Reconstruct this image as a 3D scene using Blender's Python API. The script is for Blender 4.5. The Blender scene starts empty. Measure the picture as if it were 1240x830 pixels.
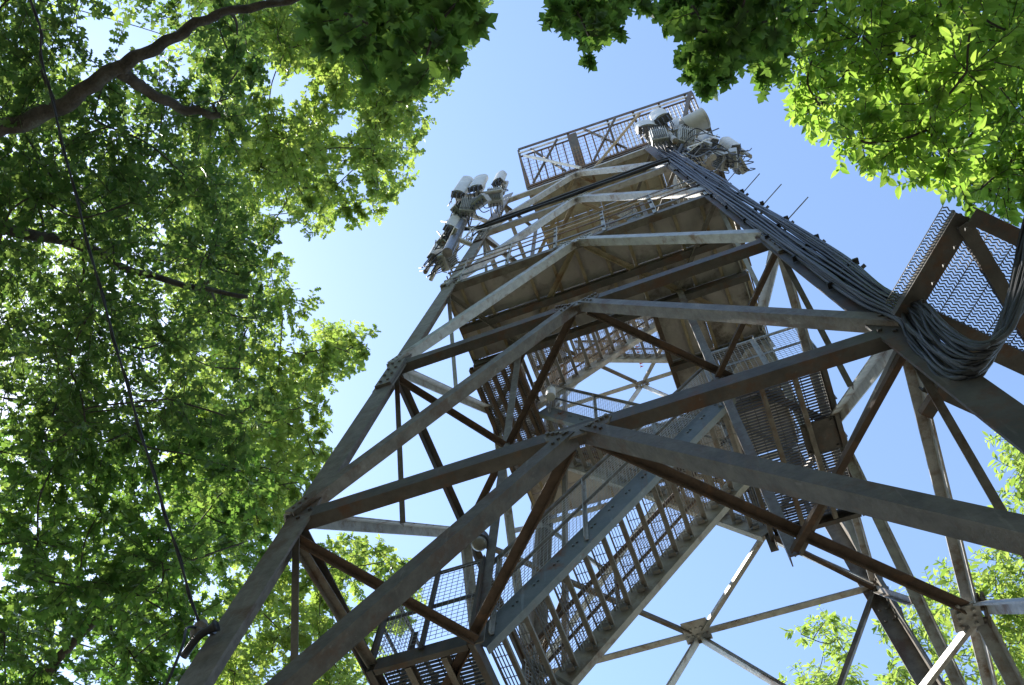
import bpy, bmesh, math, random
import numpy as np
from mathutils import Vector, Matrix

# ------------------------------------------------------------------ camera, sky, sun, exposure
scene = bpy.context.scene
COL = scene.collection
cam_data = bpy.data.cameras.new("camera")
cam = bpy.data.objects.new("camera", cam_data)
COL.objects.link(cam)
scene.camera = cam
cam_data.sensor_width = 36.0
cam_data.lens = 36.0 * 1065.465 / 1240.0
cam_data.clip_start = 0.05
cam_data.clip_end = 3000.0
yaw, pitch, roll = -0.51309, 1.22192, 0.16315
f = Vector((math.sin(yaw) * math.cos(pitch), math.cos(yaw) * math.cos(pitch), math.sin(pitch)))
r0 = Vector((math.cos(yaw), -math.sin(yaw), 0.0))
u0 = r0.cross(f)
r = math.cos(roll) * r0 + math.sin(roll) * u0
u = -math.sin(roll) * r0 + math.cos(roll) * u0
cam.matrix_world = Matrix(((r.x, u.x, -f.x, 0.7555), (r.y, u.y, -f.y, -4.6335), (r.z, u.z, -f.z, 1.6), (0, 0, 0, 1)))

SUN = Vector((-0.655, 0.06, 0.755)).normalized()          # towards the sun
world = bpy.data.worlds.new("World")
scene.world = world
world.use_nodes = True
wn = world.node_tree
wn.nodes.clear()
w_out = wn.nodes.new("ShaderNodeOutputWorld")
w_bg = wn.nodes.new("ShaderNodeBackground")
w_sky = wn.nodes.new("ShaderNodeTexSky")
w_sky.sky_type = 'NISHITA'
w_sky.sun_disc = False
w_sky.sun_elevation = math.asin(SUN.z)
w_sky.sun_rotation = math.atan2(SUN.x, SUN.y)
w_sky.altitude = 200.0
w_sky.air_density = 1.0
w_sky.dust_density = 0.25
w_sky.ozone_density = 0.2
wn.links.new(w_sky.outputs[0], w_bg.inputs[0])
w_bg.inputs[1].default_value = 0.15
wn.links.new(w_bg.outputs[0], w_out.inputs[0])
sun_data = bpy.data.lights.new("sun", 'SUN')
sun_data.energy = 4.5
sun_data.angle = math.radians(0.53)
sun_data.color = (1.0, 0.95, 0.87)
sun = bpy.data.objects.new("sun", sun_data)
COL.objects.link(sun)
sun.location = SUN * 60
sun.rotation_euler = (-SUN).to_track_quat('-Z', 'Y').to_euler()
scene.view_settings.view_transform = 'Standard'
scene.view_settings.look = 'None'
scene.view_settings.exposure = 1.45
scene.view_settings.gamma = 1.0
scene.cycles.max_bounces = 8
scene.cycles.diffuse_bounces = 4
scene.cycles.transmission_bounces = 6
scene.cycles.use_denoising = True

R = random.Random(11)
S = 2.2
def W(x, y, z):                                          # tower units (half width at the first ring = 1) to metres
    return Vector((x * S, y * S, (z + 2.45853) * S + 1.6))

# ------------------------------------------------------------------ materials
def mat(name, c1, c2, scale=6.0, rough=0.6, metal=0.0, bump=0.15, c3=None, s3=2.0, lo3=0.55, hi3=0.68, detail=6.0, stretch=None, streak=None):
    m = bpy.data.materials.new(name)
    m.use_nodes = True
    nt = m.node_tree
    b = nt.nodes["Principled BSDF"]
    tc = nt.nodes.new("ShaderNodeTexCoord")
    src = tc.outputs["Object"]
    if stretch:
        mp = nt.nodes.new("ShaderNodeMapping")
        mp.inputs["Scale"].default_value = stretch
        nt.links.new(src, mp.inputs[0]); src = mp.outputs[0]
    n = nt.nodes.new("ShaderNodeTexNoise")
    n.inputs["Scale"].default_value = scale
    n.inputs["Detail"].default_value = detail
    n.inputs["Roughness"].default_value = 0.65
    nt.links.new(src, n.inputs["Vector"])
    rp = nt.nodes.new("ShaderNodeValToRGB")
    rp.color_ramp.elements[0].position = 0.36
    rp.color_ramp.elements[1].position = 0.64
    rp.color_ramp.elements[0].color = (*c1, 1)
    rp.color_ramp.elements[1].color = (*c2, 1)
    nt.links.new(n.outputs[0], rp.inputs[0])
    col = rp.outputs[0]
    if c3 is not None:                                   # patches of rust or dirt
        n2 = nt.nodes.new("ShaderNodeTexNoise")
        n2.inputs["Scale"].default_value = s3
        n2.inputs["Detail"].default_value = 8.0
        n2.inputs["Roughness"].default_value = 0.7
        nt.links.new(src, n2.inputs["Vector"])
        mr = nt.nodes.new("ShaderNodeMapRange")
        mr.inputs[1].default_value = lo3; mr.inputs[2].default_value = hi3
        nt.links.new(n2.outputs[0], mr.inputs[0])
        mx = nt.nodes.new("ShaderNodeMix"); mx.data_type = 'RGBA'
        nt.links.new(mr.outputs[0], mx.inputs[0])
        nt.links.new(col, mx.inputs[6])
        mx.inputs[7].default_value = (*c3, 1)
        col = mx.outputs[2]
    if streak is not None:
        for sc_, colr, lo, hi in ((1.0, streak, .56, .70), (1.7, tuple(min(.6, 2.3 * x) for x in c2), .60, .74)):
            mp = nt.nodes.new("ShaderNodeMapping")
            mp.inputs["Scale"].default_value = (9 * sc_, 9 * sc_, .9 * sc_)
            mp.inputs["Location"].default_value = (3.1 * sc_, 1.7, .4)
            nt.links.new(tc.outputs["Object"], mp.inputs[0])
            n4 = nt.nodes.new("ShaderNodeTexNoise"); n4.inputs["Scale"].default_value = 1.0; n4.inputs["Detail"].default_value = 7; n4.inputs["Roughness"].default_value = .7
            nt.links.new(mp.outputs[0], n4.inputs["Vector"])
            m4 = nt.nodes.new("ShaderNodeMapRange"); m4.inputs[1].default_value = lo; m4.inputs[2].default_value = hi; m4.inputs[4].default_value = .5
            nt.links.new(n4.outputs[0], m4.inputs[0])
            x4 = nt.nodes.new("ShaderNodeMix"); x4.data_type = 'RGBA'
            nt.links.new(m4.outputs[0], x4.inputs[0]); nt.links.new(col, x4.inputs[6]); x4.inputs[7].default_value = (*colr, 1)
            col = x4.outputs[2]
    nt.links.new(col, b.inputs["Base Color"])
    b.inputs["Roughness"].default_value = rough
    b.inputs["Metallic"].default_value = metal
    if bump:
        bp = nt.nodes.new("ShaderNodeBump")
        bp.inputs["Strength"].default_value = bump
        bp.inputs["Distance"].default_value = 0.02
        n3 = nt.nodes.new("ShaderNodeTexNoise")
        n3.inputs["Scale"].default_value = scale * 5
        n3.inputs["Detail"].default_value = 4
        nt.links.new(src, n3.inputs["Vector"])
        nt.links.new(n3.outputs[0], bp.inputs["Height"])
        nt.links.new(bp.outputs[0], b.inputs["Normal"])
    return m

def leaf_mat(name, base1, base2, trans1, trans2, mixf=0.45, rough=0.45):
    m = bpy.data.materials.new(name)
    m.use_nodes = True
    nt = m.node_tree
    b = nt.nodes["Principled BSDF"]
    out = nt.nodes["Material Output"]
    g = nt.nodes.new("ShaderNodeNewGeometry")
    def ramp(a, c):
        rp = nt.nodes.new("ShaderNodeMix"); rp.data_type = 'RGBA'
        rp.inputs[6].default_value = (*a, 1); rp.inputs[7].default_value = (*c, 1)
        nt.links.new(g.outputs["Random Per Island"], rp.inputs[0])
        return rp.outputs[2]
    nt.links.new(ramp(base1, base2), b.inputs["Base Color"])
    b.inputs["Roughness"].default_value = rough
    b.inputs["Specular IOR Level"].default_value = 0.35
    t = nt.nodes.new("ShaderNodeBsdfTranslucent")
    nt.links.new(ramp(trans1, trans2), t.inputs[0])
    mx = nt.nodes.new("ShaderNodeMixShader")
    mx.inputs[0].default_value = mixf
    nt.links.new(b.outputs[0], mx.inputs[1]); nt.links.new(t.outputs[0], mx.inputs[2])
    nt.links.new(mx.outputs[0], out.inputs[0])
    return m

M = {}
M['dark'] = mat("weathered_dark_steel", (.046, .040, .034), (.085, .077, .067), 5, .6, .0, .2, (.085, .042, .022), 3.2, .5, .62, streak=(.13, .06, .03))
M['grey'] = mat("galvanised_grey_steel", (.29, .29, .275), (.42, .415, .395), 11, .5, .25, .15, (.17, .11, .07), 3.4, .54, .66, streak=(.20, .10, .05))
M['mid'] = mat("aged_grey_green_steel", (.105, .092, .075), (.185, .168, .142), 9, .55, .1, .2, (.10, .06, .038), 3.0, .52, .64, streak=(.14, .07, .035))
M['brown'] = mat('brown_weathered_steel', (.062, .055, .046), (.115, .105, .09), 8, .6, .0, .2, (.085, .048, .028), 3.0, .52, .64, streak=(.12, .06, .03))
M['rust'] = mat("rusty_brown_steel", (.06, .038, .025), (.105, .068, .046), 9, .75, .0, .3, (.16, .085, .045), 3.2)
M['string'] = mat("blue_grey_painted_plate", (.115, .14, .15), (.17, .19, .20), 6, .5, .15, .15, (.17, .085, .05), 1.7, .58, .66, streak=(.16, .085, .05))
M['tread'] = mat("tread_plate", (.19, .185, .165), (.28, .27, .245), 9, .6, .1, .2, (.17, .10, .06), 4.0)
M['stringer_tan'] = mat('stained_stringer_plate', (.27, .25, .21), (.38, .36, .31), 8, .65, .0, .2, (.16, .10, .06), 3.5)
M['deck'] = mat("deck_underside", (.36, .325, .30), (.46, .42, .39), 4, .8, .0, .25, (.13, .105, .085), 1.6)
M['pale_deck'] = mat('bounce_lit_boards', (.34, .30, .22), (.44, .39, .29), 4, .8, .0, .25, (.22, .17, .11), 1.6)  # tan boards, paled to stand in for light bounced off the floor below
M['joist'] = mat("ochre_stained_joist", (.25, .19, .11), (.34, .28, .19), 7, .65, .0, .2, (.17, .09, .04), 3.0)
M['grate'] = mat("grating_bar_steel", (.10, .095, .085), (.17, .16, .145), 8, .55, .2, .0)
M['wire'] = mat("galvanised_wire", (.30, .31, .31), (.42, .42, .41), 9, .45, .3, .0)
M['rustwire'] = mat("rusty_wire", (.26, .15, .07), (.36, .24, .13), 9, .7, .0, .0)
M['pale'] = mat("pale_galvanised_rail", (.42, .42, .40), (.56, .55, .53), 8, .45, .2, .1, (.26, .13, .07), 3.0, .55, .7)
M['radome'] = mat("off_white_radome", (.36, .37, .36), (.50, .50, .48), 5, .45, .0, .03, (.34, .33, .30), 4.0, .5, .7)
M['rru'] = mat("light_grey_radio_casing", (.24, .25, .25), (.34, .35, .345), 6, .45, .0, .05)
M['black'] = mat("black_cable_jacket", (.010, .010, .012), (.022, .022, .026), 5, .5, .0, .05)
M['conn'] = mat("dark_connector_metal", (.10, .10, .105), (.2, .2, .21), 8, .35, .6, .0)
M['dish'] = mat("grey_dish_shroud", (.30, .32, .33), (.37, .38, .39), 5, .5, .0, .04)
M['coax'] = mat("blue_grey_coax_jacket", (.03, .034, .045), (.075, .082, .10), 6, .48, .0, .04)
M['glass'] = mat("lamp_glass", (.16, .15, .13), (.26, .25, .21), 4, .15, .0, .0)
M['red'] = mat("red_pennant", (.45, .03, .04), (.55, .05, .06), 3, .7, .0, .0)
M['white'] = mat("white_plastic", (.66, .66, .63), (.76, .76, .73), 4, .5, .0, .05)
M['bark'] = mat("dark_furrowed_bark", (.03, .024, .018), (.075, .064, .052), 9, .9, .0, .8, (.14, .15, .12), 3.0, .55, .75, 8.0, (1, 1, .35))
M['concrete'] = mat("concrete_footing", (.30, .29, .27), (.40, .39, .36), 8, .9, .0, .4)
M['ground'] = mat("forest_floor", (.21, .185, .14), (.30, .27, .21), .9, .95, .0, .6, (.09, .12, .045), .35, .52, .66)
M['leaf_a'] = leaf_mat("oak_leaf", (.022, .056, .015), (.046, .095, .025), (.09, .20, .03), (.28, .40, .08), .43)
M['leaf_b'] = leaf_mat("maple_leaf", (.024, .066, .017), (.052, .112, .028), (.12, .27, .035), (.31, .48, .08), .46)
M['leaf_c'] = leaf_mat("ash_leaf", (.045, .10, .022), (.09, .155, .035), (.28, .44, .06), (.46, .57, .11), .5)
M['leaf_d'] = leaf_mat("elm_leaf", (.05, .13, .018), (.10, .19, .03), (.26, .48, .05), (.46, .64, .10), .52)

# ------------------------------------------------------------------ helpers
def obj(name, bm, m, parent=None, label=None, kind=None, smooth=False):
    me = bpy.data.meshes.new(name)
    bm.normal_update()
    bm.to_mesh(me); bm.free()
    me.materials.append(M[m] if isinstance(m, str) else m)
    if smooth:
        me.polygons.foreach_set("use_smooth", [True] * len(me.polygons))
    o = bpy.data.objects.new(name, me)
    COL.objects.link(o)
    if parent: o.parent = parent
    if label: o['label'] = label
    if kind: o['kind'] = kind
    return o

def dup_mesh(src, parent, mw=None, label=None):
    o = src.copy(); COL.objects.link(o)
    if parent: o.parent = parent
    if mw is not None: o.matrix_local = mw
    if label: o['label'] = label
    return o

def thing(name, label, cat, loc=(0, 0, 0), group=None, parent=None):
    o = bpy.data.objects.new(name, None)
    o.empty_display_size = 0.2
    COL.objects.link(o)
    o.location = loc
    if label: o['label'] = label
    if cat: o['category'] = cat
    if group: o['group'] = group
    if parent: o.parent = parent
    return o

def tag(o, label, cat, group=None):
    o['label'] = label; o['category'] = cat
    if group: o['group'] = group
    return o

def prism(bm, p, q, prof, n1, n2):
    """sweep a closed 2-D profile (in n1, n2) from p to q"""
    a = [bm.verts.new(p + n1 * x + n2 * y) for x, y in prof]
    b = [bm.verts.new(q + n1 * x + n2 * y) for x, y in prof]
    n = len(prof)
    for i in range(n):
        j = (i + 1) % n
        bm.faces.new((a[i], a[j], b[j], b[i]))
    bm.faces.new(a[::-1]); bm.faces.new(b)

def axes(p, q, hint):
    a = (q - p).normalized()
    n2 = hint - a * hint.dot(a)
    if n2.length < 1e-4:
        n2 = Vector((0, 0, 1)).cross(a) if abs(a.z) < .9 else Vector((1, 0, 0)).cross(a)
    n2.normalize()
    return a, n2.cross(a).normalized(), n2

def bar(bm, p, q, w, h, hint=Vector((0, 0, 1)), o1=0, o2=0):
    """rectangular bar: w across, h along the hint direction"""
    a, n1, n2 = axes(p, q, hint)
    prism(bm, p, q, [(o1 - w / 2, o2 - h / 2), (o1 + w / 2, o2 - h / 2), (o1 + w / 2, o2 + h / 2), (o1 - w / 2, o2 + h / 2)], n1, n2)

def angle(bm, p, q, s, t, inward, flip=False, s2=None):
    """rolled L section: web in the face plane, flange turned inwards along its lower edge"""
    a, n1, n2 = axes(p, q, inward)
    if (n1.z < 0) != flip: n1 = -n1
    s2 = s2 or s * .75
    h = s / 2
    prof = [(-h, 0), (h, 0), (h, t), (-h + t, t), (-h + t, s2), (-h, s2)]
    if n1.cross(n2).dot(a) < 0: prof = prof[::-1]
    prism(bm, p, q, prof, n1, n2)

def channel(bm, p, q, s, t, inward, fl=None):
    a, n1, n2 = axes(p, q, inward)
    h = s / 2; fl = fl or s * .4
    prof = [(-h, 0), (h, 0), (h, fl), (h - t, fl), (h - t, t), (-h + t, t), (-h + t, fl), (-h, fl)]
    if n1.cross(n2).dot(a) < 0: prof = prof[::-1]
    prism(bm, p, q, prof, n1, n2)

def tube(bm, pts, rad, sides=6, cap=True):
    pts = [Vector(p) for p in pts]
    n = len(pts)
    rads = rad if isinstance(rad, (list, tuple)) else [rad] * n
    t0 = (pts[1] - pts[0]).normalized()
    nrm = t0.orthogonal().normalized()
    rings = []
    for i in range(n):
        t = (pts[min(i + 1, n - 1)] - pts[max(i - 1, 0)]).normalized()
        nrm = (nrm - t * nrm.dot(t))
        nrm = nrm.normalized() if nrm.length > 1e-6 else t.orthogonal().normalized()
        bn = t.cross(nrm)
        rings.append([bm.verts.new(pts[i] + (nrm * math.cos(2 * math.pi * k / sides) + bn * math.sin(2 * math.pi * k / sides)) * rads[i]) for k in range(sides)])
    for i in range(n - 1):
        for k in range(sides):
            l = (k + 1) % sides
            bm.faces.new((rings[i][k], rings[i][l], rings[i + 1][l], rings[i + 1][k]))
    if cap:
        bm.faces.new(rings[0][::-1]); bm.faces.new(rings[-1])

def box(bm, c, sx, sy, sz, rot=None, bevel=0):
    mtx = Matrix.Translation(c) @ ((rot.to_4x4() if rot else Matrix.Identity(4))) @ Matrix.Diagonal((sx, sy, sz, 1))
    g = bmesh.ops.create_cube(bm, size=1, matrix=mtx)
    if bevel:
        es = list({e for v in g['verts'] for e in v.link_edges})
        bmesh.ops.bevel(bm, geom=es, offset=bevel, segments=2, affect='EDGES', profile=.6)

def plate(bm, pts, thick, nrm):
    """flat polygon with thickness"""
    a = [bm.verts.new(p) for p in pts]
    b = [bm.verts.new(p + nrm * thick) for p in pts]
    n = len(pts)
    bm.faces.new(a[::-1]); bm.faces.new(b)
    for i in range(n):
        j = (i + 1) % n
        bm.faces.new((a[i], a[j], b[j], b[i]))

def bolt(bm, p, d, rad=.016, h=.018):
    d = d.normalized()
    tube(bm, [p, p + d * h], rad, 6)

def mesh_panel(bm, p00, p10, p11, p01, nu, nv, rad):
    """woven wire panel between four corners"""
    nrm = (p10 - p00).cross(p01 - p00).normalized()
    for i in range(nu + 1):
        t = i / nu
        bar(bm, p00.lerp(p10, t), p01.lerp(p11, t), rad * 2, rad * 2, nrm, 0, rad)
    for j in range(nv + 1):
        t = j / nv
        bar(bm, p00.lerp(p01, t), p10.lerp(p11, t), rad * 2, rad * 2, nrm, 0, -rad)

def new(): return bmesh.new()

# ------------------------------------------------------------------ ground
bm = new()
n = 60
vs = {}
for i in range(n + 1):
    for j in range(n + 1):
        x = (i / n - .5); y = (j / n - .5)
        x = math.copysign(abs(2 * x) ** 2.2 * 600, x); y = math.copysign(abs(2 * y) ** 2.2 * 600, y)
        d = math.hypot(x, y)
        z = .05 * math.sin(x * .9) * math.cos(y * .7) * min(1, d / 6) - .0
        vs[i, j] = bm.verts.new((x, y, z))
for i in range(n):
    for j in range(n):
        bm.faces.new((vs[i, j], vs[i + 1, j], vs[i + 1, j + 1], vs[i, j + 1]))
obj("ground", bm, 'ground', kind='structure', smooth=True)

# ------------------------------------------------------------------ the tower frame
TAPER = 0.033669
Y0 = 0.01984
ZL = {-1: -2.78, 0: -1.37, 1: 0.0, 2: 1.44563, 3: 2.91505, 4: 4.65938, 5: 6.27493}
def hw(z): return 1 - TAPER * z
def corner(c, z):
    w = hw(z); d = 1.01984 * w
    return W(w if c in 'RB' else -w, Y0 + (d if c in 'BC' else -d), z)
FACES = {'front': ('L', 'R', Vector((0, 1, 0))), 'right': ('R', 'B', Vector((-1, 0, 0))), 'back': ('B', 'C', Vector((0, -1, 0))), 'left': ('C', 'L', Vector((1, 0, 0)))}
tower = thing("lookout_tower", "tall weathered steel lattice lookout tower with internal stairs and a railed deck on top", "tower")

for c in 'LRBC':
    bm = new()
    p, q = corner(c, -3.15), corner(c, 6.62)
    sx = 1 if c in 'LC' else -1; sy = 1 if c in 'LR' else -1
    t = .02; s = .2
    prof = [(0, 0), (s, 0), (s, t), (t, t), (t, s), (0, s)]
    if sx * sy < 0: prof = prof[::-1]
    prism(bm, p, q, prof, Vector((sx, 0, 0)), Vector((0, sy, 0)))
    obj("leg", bm, 'dark' if c == 'R' else 'mid', tower)  # right leg's shade is put into its colour by the darker steel
    bm = new()
    b = corner(c, -3.17)
    box(bm, Vector((b.x, b.y, .12)), .7, .7, .36, None, .03)
    obj("footing", bm, 'concrete', tower)

def mid(a, b, z): return (corner(a, z) + corner(b, z)) / 2
def gusset(ctr, ax, inward, wid, drop, mname):
    """gusset plate below a joint, with its bolt heads"""
    bm = new()
    up = -inward.cross(ax)
    if up.z < 0: up = -up
    pts = [ctr - ax * wid - up * .05, ctr + ax * wid - up * .05, ctr + ax * wid * .9 - up * (drop * .7), ctr + ax * wid * .5 - up * drop, ctr - ax * wid * .5 - up * drop, ctr - ax * wid * .9 - up * (drop * .7)]
    pts = [p - inward * .016 for p in pts]
    plate(bm, pts, .014, inward)
    for sgn in (-1, 1):
        for k in range(5):
            p = ctr + ax * sgn * wid * (.3 + .14 * k) - up * (drop * (.62 - .09 * k))
            bolt(bm, p - inward * .016, -inward); bolt(bm, p + inward * .0, inward)
    obj("gusset_plate", bm, mname, tower)

for k in range(-1, 6):
    z = ZL[k]
    for fname, (a, b, inn) in FACES.items():
        if k == 0 and fname == 'front': continue               # the front stays open above the foot of the stairs
        A, B = corner(a, z), corner(b, z)
        ax = (B - A).normalized()
        bm = new()
        s = .135 if fname == 'front' else .105
        angle(bm, A + ax * .02, B - ax * .02, s, .014, inn, flip=(fname in ('right', 'left')), s2=s * .75)
        # lap joint bolts along the web ends
        for e, sg in ((A, 1), (B, -1)):
            for m_ in range(2):
                bolt(bm, e + ax * sg * (.1 + .07 * m_) + Vector((0, 0, .03 if m_ % 2 else -.05)), -inn)
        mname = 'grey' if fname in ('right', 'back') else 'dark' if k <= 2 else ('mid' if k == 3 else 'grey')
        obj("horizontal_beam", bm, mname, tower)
        if k > -1 or True:
            Mp = (A + B) / 2
            if k > -1:
                zl = ZL[k - 1]
                la, lb = corner(a, zl), corner(b, zl)
                s = (.108 if k <= 1 else .10) if fname == 'front' else .095
                for foot, off in ((la, .040), (lb, .044)):
                    d = (foot - Mp).normalized()
                    bm = new()
                    top = Mp + d * .10 - inn * off + Vector((0, 0, -.02))
                    ft = foot - d * .03 - inn * off
                    angle(bm, top, ft, s, .014, inn, flip=(fname in ('right', 'left')), s2=s * 1.05)
                    for e, sg in ((top, 1), (ft, -1)):
                        for m_ in range(3):
                            bolt(bm, e + d * sg * (.05 + .06 * m_), -inn, .013, .014)
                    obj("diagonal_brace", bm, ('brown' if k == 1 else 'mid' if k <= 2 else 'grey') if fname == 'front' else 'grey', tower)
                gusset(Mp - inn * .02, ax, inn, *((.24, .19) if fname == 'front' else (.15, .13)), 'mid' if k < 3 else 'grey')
                # thin strut from each leg joint to the middle of the brace below
                if fname in ('left', 'right', 'back') and k < 5:
                    for leg_p, foot in ((A, la), (B, lb)):
                        bm = new()
                        tgt = (Mp + foot) / 2
                        d = (tgt - leg_p).normalized()
                        q_ = leg_p + d * .08 + inn * .06
                        angle(bm, q_, tgt + inn * .06, .07, .009, inn)
                        obj("secondary_strut", bm, 'mid' if k < 3 else 'grey', tower)
    # horizontal bracing: a diamond between the face middles, and short diagonals to the stair shaft
    if k >= 0:
        m_ = {'f': mid('L', 'R', z), 'r': mid('R', 'B', z), 'b': mid('B', 'C', z), 'l': mid('C', 'L', z)}
        dz = Vector((0, 0, -.06))
        for a, b, mm in (('f', 'r', 'rust'), ('r', 'b', 'grey'), ('b', 'l', 'mid'), ('l', 'f', 'rust')):
            if k == 0 and 'f' in (a, b): continue
            if k >= 3 and mm == 'rust': mm = 'joist'
            d = (m_[b] - m_[a]).normalized()
            bm = new()
            angle(bm, m_[a] + d * .12 + dz, m_[b] - d * .12 + dz, .075, .010, Vector((0, 0, -1)))
            obj("plan_brace", bm, mm, tower)
        dz = Vector((0, 0, -.13))
        for c, (tx, ty) in dict(L=(-.56, -.41), R=(.50, -.41), B=(.50, .48), C=(-.56, .48)).items():
            A = corner(c, z); T_ = W(tx, ty, z)
            d = (T_ - A).normalized()
            bm = new()
            angle(bm, A + d * .12 + dz, T_ + dz, .065, .010, Vector((0, 0, -1)))
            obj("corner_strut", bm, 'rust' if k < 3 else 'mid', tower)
        if k == 1:
            for c, (tx, ty) in dict(L=(-.95, -.40), R=(.51, -.37)).items():
                A = corner(c, z); T_ = W(tx, ty, z)
                d = (T_ - A).normalized()
                bm = new()
                angle(bm, A + d * .14 + dz * .4, T_ + dz * .4, .07, .010, Vector((0, 0, -1)))
                obj("corner_strut", bm, 'mid', tower)
# the middle joints of the side faces: pale splice plates with bolt rows
for a, b, k, inn in (('R', 'B', 1, Vector((-1, 0, 0))), ('B', 'C', 2, Vector((0, -1, 0))), ('C', 'L', 2, Vector((1, 0, 0)))):
    c = mid(a, b, ZL[k])
    bm = new()
    w_ = .30 if k == 2 and b == 'C' else .2
    box(bm, c + inn * .1 + Vector((0, 0, -.075)), w_, w_, .014)
    for i in range(-2, 3):
        for j in (-1, 1):
            bolt(bm, c + inn * (.1 + .05 * j) + Vector((.06 * i if abs(inn.y) else 0, .06 * i if abs(inn.x) else 0, -.085)), Vector((0, 0, -1)))
    obj("splice_plate", bm, 'grey', tower)
# splice plates on the legs
for c in 'LRBC':
    for z in (1.30, 4.4):
        p, q = corner(c, z - .16), corner(c, z + .16)
        sx = 1 if c in 'LC' else -1; sy = 1 if c in 'LR' else -1
        bm = new()
        for n1, n2 in ((Vector((sx, 0, 0)), Vector((0, sy, 0))), (Vector((0, sy, 0)), Vector((sx, 0, 0)))):
            prof = [(.015, -.03), (.185, -.03), (.185, -.002), (.015, -.002)]
            if n1.cross(n2).z < 0: prof = prof[::-1]
            prism(bm, p, q, prof, n1, n2)
            for i in range(4):
                for j in (.06, .14):
                    pp = p.lerp(q, (i + .5) / 4) + n1 * j
                    bolt(bm, pp - n2 * .03, -n2); bolt(bm, pp + n2 * .02, n2)
        obj("splice_plate", bm, 'mid', tower)

# stair shaft posts
def post(x, y, z0, z1, s=.075, m='mid', name="shaft_post"):
    bm = new()
    angle(bm, W(x, y, z0), W(x, y, z1), s, .009, Vector((0, -1 if y > 0 else 1, 0)), s2=s)
    return obj(name, bm, m, tower)
for x in (-.56, .50):
    for y in (-.40, .47):
        post(x, y, (1.22 if x > 0 and y > 0 else -.068), 6.3, .085, 'mid')

# ------------------------------------------------------------------ stairs
def flight(x0, z0, x1, z1, y0, y1, nt, rails=(True, True), rust_far=True, lower=False):
    e = thing("stair_flight", None, None, (0, 0, 0), None, tower)
    up = Vector((0, 0, 1))
    A = lambda x, z, y: W(x, y, z)
    d = (W(x1, 0, z1) - W(x0, 0, z0)).normalized()
    for y, inw in ((y0, Vector((0, 1, 0))), (y1, Vector((0, 1, 0)))):
        bm = new()
        channel(bm, W(x0, y, z0) - d * .05, W(x1, y, z1) + d * .05, .215, .012, inw, .07)
        for i in range(nt):
            t = (i + .5) / nt
            p = W(x0 + (x1 - x0) * t, y, z0 + (z1 - z0) * t)
            for o in (-.05, .05):
                bolt(bm, p + d * o * .5 + up * .03, -inw, .012, .012)
        obj("stringer", bm, 'string' if y == y0 else 'stringer_tan', e)
    # treads: a folded plate with a lip and a carrier bar, all sharing one mesh
    proto = None
    sg = 1 if x1 > x0 else -1
    wy = (y1 - y0) * S - .03
    for i in range(nt):
        t = (i + .5) / nt
        p = W(x0 + (x1 - x0) * t, (y0 + y1) / 2, z0 + (z1 - z0) * t)
        if proto is None:
            bm = new()
            box(bm, Vector((sg * .045, 0, 0)), .050, wy, .012)
            box(bm, Vector((sg * .066, 0, -.02)), .008, wy, .03)
            box(bm, Vector((-sg * .085, 0, -.008)), .010, wy, .04)
            for gx in (-.06, -.032, -.004):
                box(bm, Vector((sg * gx, 0, 0)), .004, wy, .022)
            for gy in range(8):
                box(bm, Vector((-sg * .032, (gy + .5) / 8 * wy - wy / 2, .006)), .105, .005, .006)
            for sy in (-1, 1):
                box(bm, Vector((0, sy * (wy / 2 - .02), -.031)), .07, .035, .05)
            proto = obj("tread", bm, 'tread', e)
            proto.location = p
        else:
            dup_mesh(proto, e, Matrix.Translation(p))
    H = .92 / S
    for y, on, far in ((y0, rails[0], False), (y1, rails[1], True)):
        if not on: continue
        o = Vector((0, -.03 if y == y0 else .03, 0))
        bm = new()
        tube(bm, [W(x0, y, z0 + H) + o, W(x1, y, z1 + H) + o], .024, 8)
        tube(bm, [W(x0, y, z0 + H * .5) + o, W(x1, y, z1 + H * .5) + o], .016, 6)
        obj("handrail", bm, 'rust' if far else 'mid', e)
        for t in (.03, .36, .68, .97):
            bm = new()
            p = W(x0 + (x1 - x0) * t, y, z0 + (z1 - z0) * t) + o
            angle(bm, p - up * .08, p + up * .92, .045, .007, Vector((1, 0, 0)))
            obj("rail_post", bm, 'grey', e)
        bm = new()
        L = (W(x1, 0, z1) - W(x0, 0, z0)).length
        mesh_panel(bm, W(x0, y, z0 + .05) + o, W(x1, y, z1 + .05) + o, W(x1, y, z1 + H - .02) + o, W(x0, y, z0 + H - .02) + o, int(L / .05), 17, .0018)
        obj("wire_mesh", bm, 'rustwire' if (far and rust_far) else 'wire', e, kind='stuff')
    return e

FA = (-.34, .05); FB = (.07, .45)
flight(.48, -1.31, -.58, -.03, *FB, 14)
flight(-.58, .03, .49, 1.29, *FA, 14)
flight(.49, 1.38, -.56, 2.80, *FB, 15)
flight(-.66, 2.88, .44, 3.80, *FA, 12)
flight(.44, 3.86, -.46, 4.66, *FB, 11)
flight(-.46, 4.70, .44, 5.55, *FA, 11)
flight(.44, 5.60, -.30, 6.25, *FB, 9)

def grating(bm, x0, x1, y0, y1, z, pitch=.034, cross=.1, h=.03):
    """bar grating: bearing bars along x, thin cross rods along y"""
    P0, P1 = W(x0, y0, z), W(x1, y1, z)
    ny = int((P1.y - P0.y) / pitch)
    for j in range(ny + 1):
        y = P0.y + (P1.y - P0.y) * j / ny
        bar(bm, Vector((P0.x, y, P0.z)), Vector((P1.x, y, P0.z)), .007, h)
    nx = max(2, int((P1.x - P0.x) / cross))
    for i in range(nx + 1):
        x = P0.x + (P1.x - P0.x) * i / nx
        bar(bm, Vector((x, P0.y, P0.z)), Vector((x, P1.y, P0.z)), .008, .012, Vector((0, 0, 1)), 0, h * .3)

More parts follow.
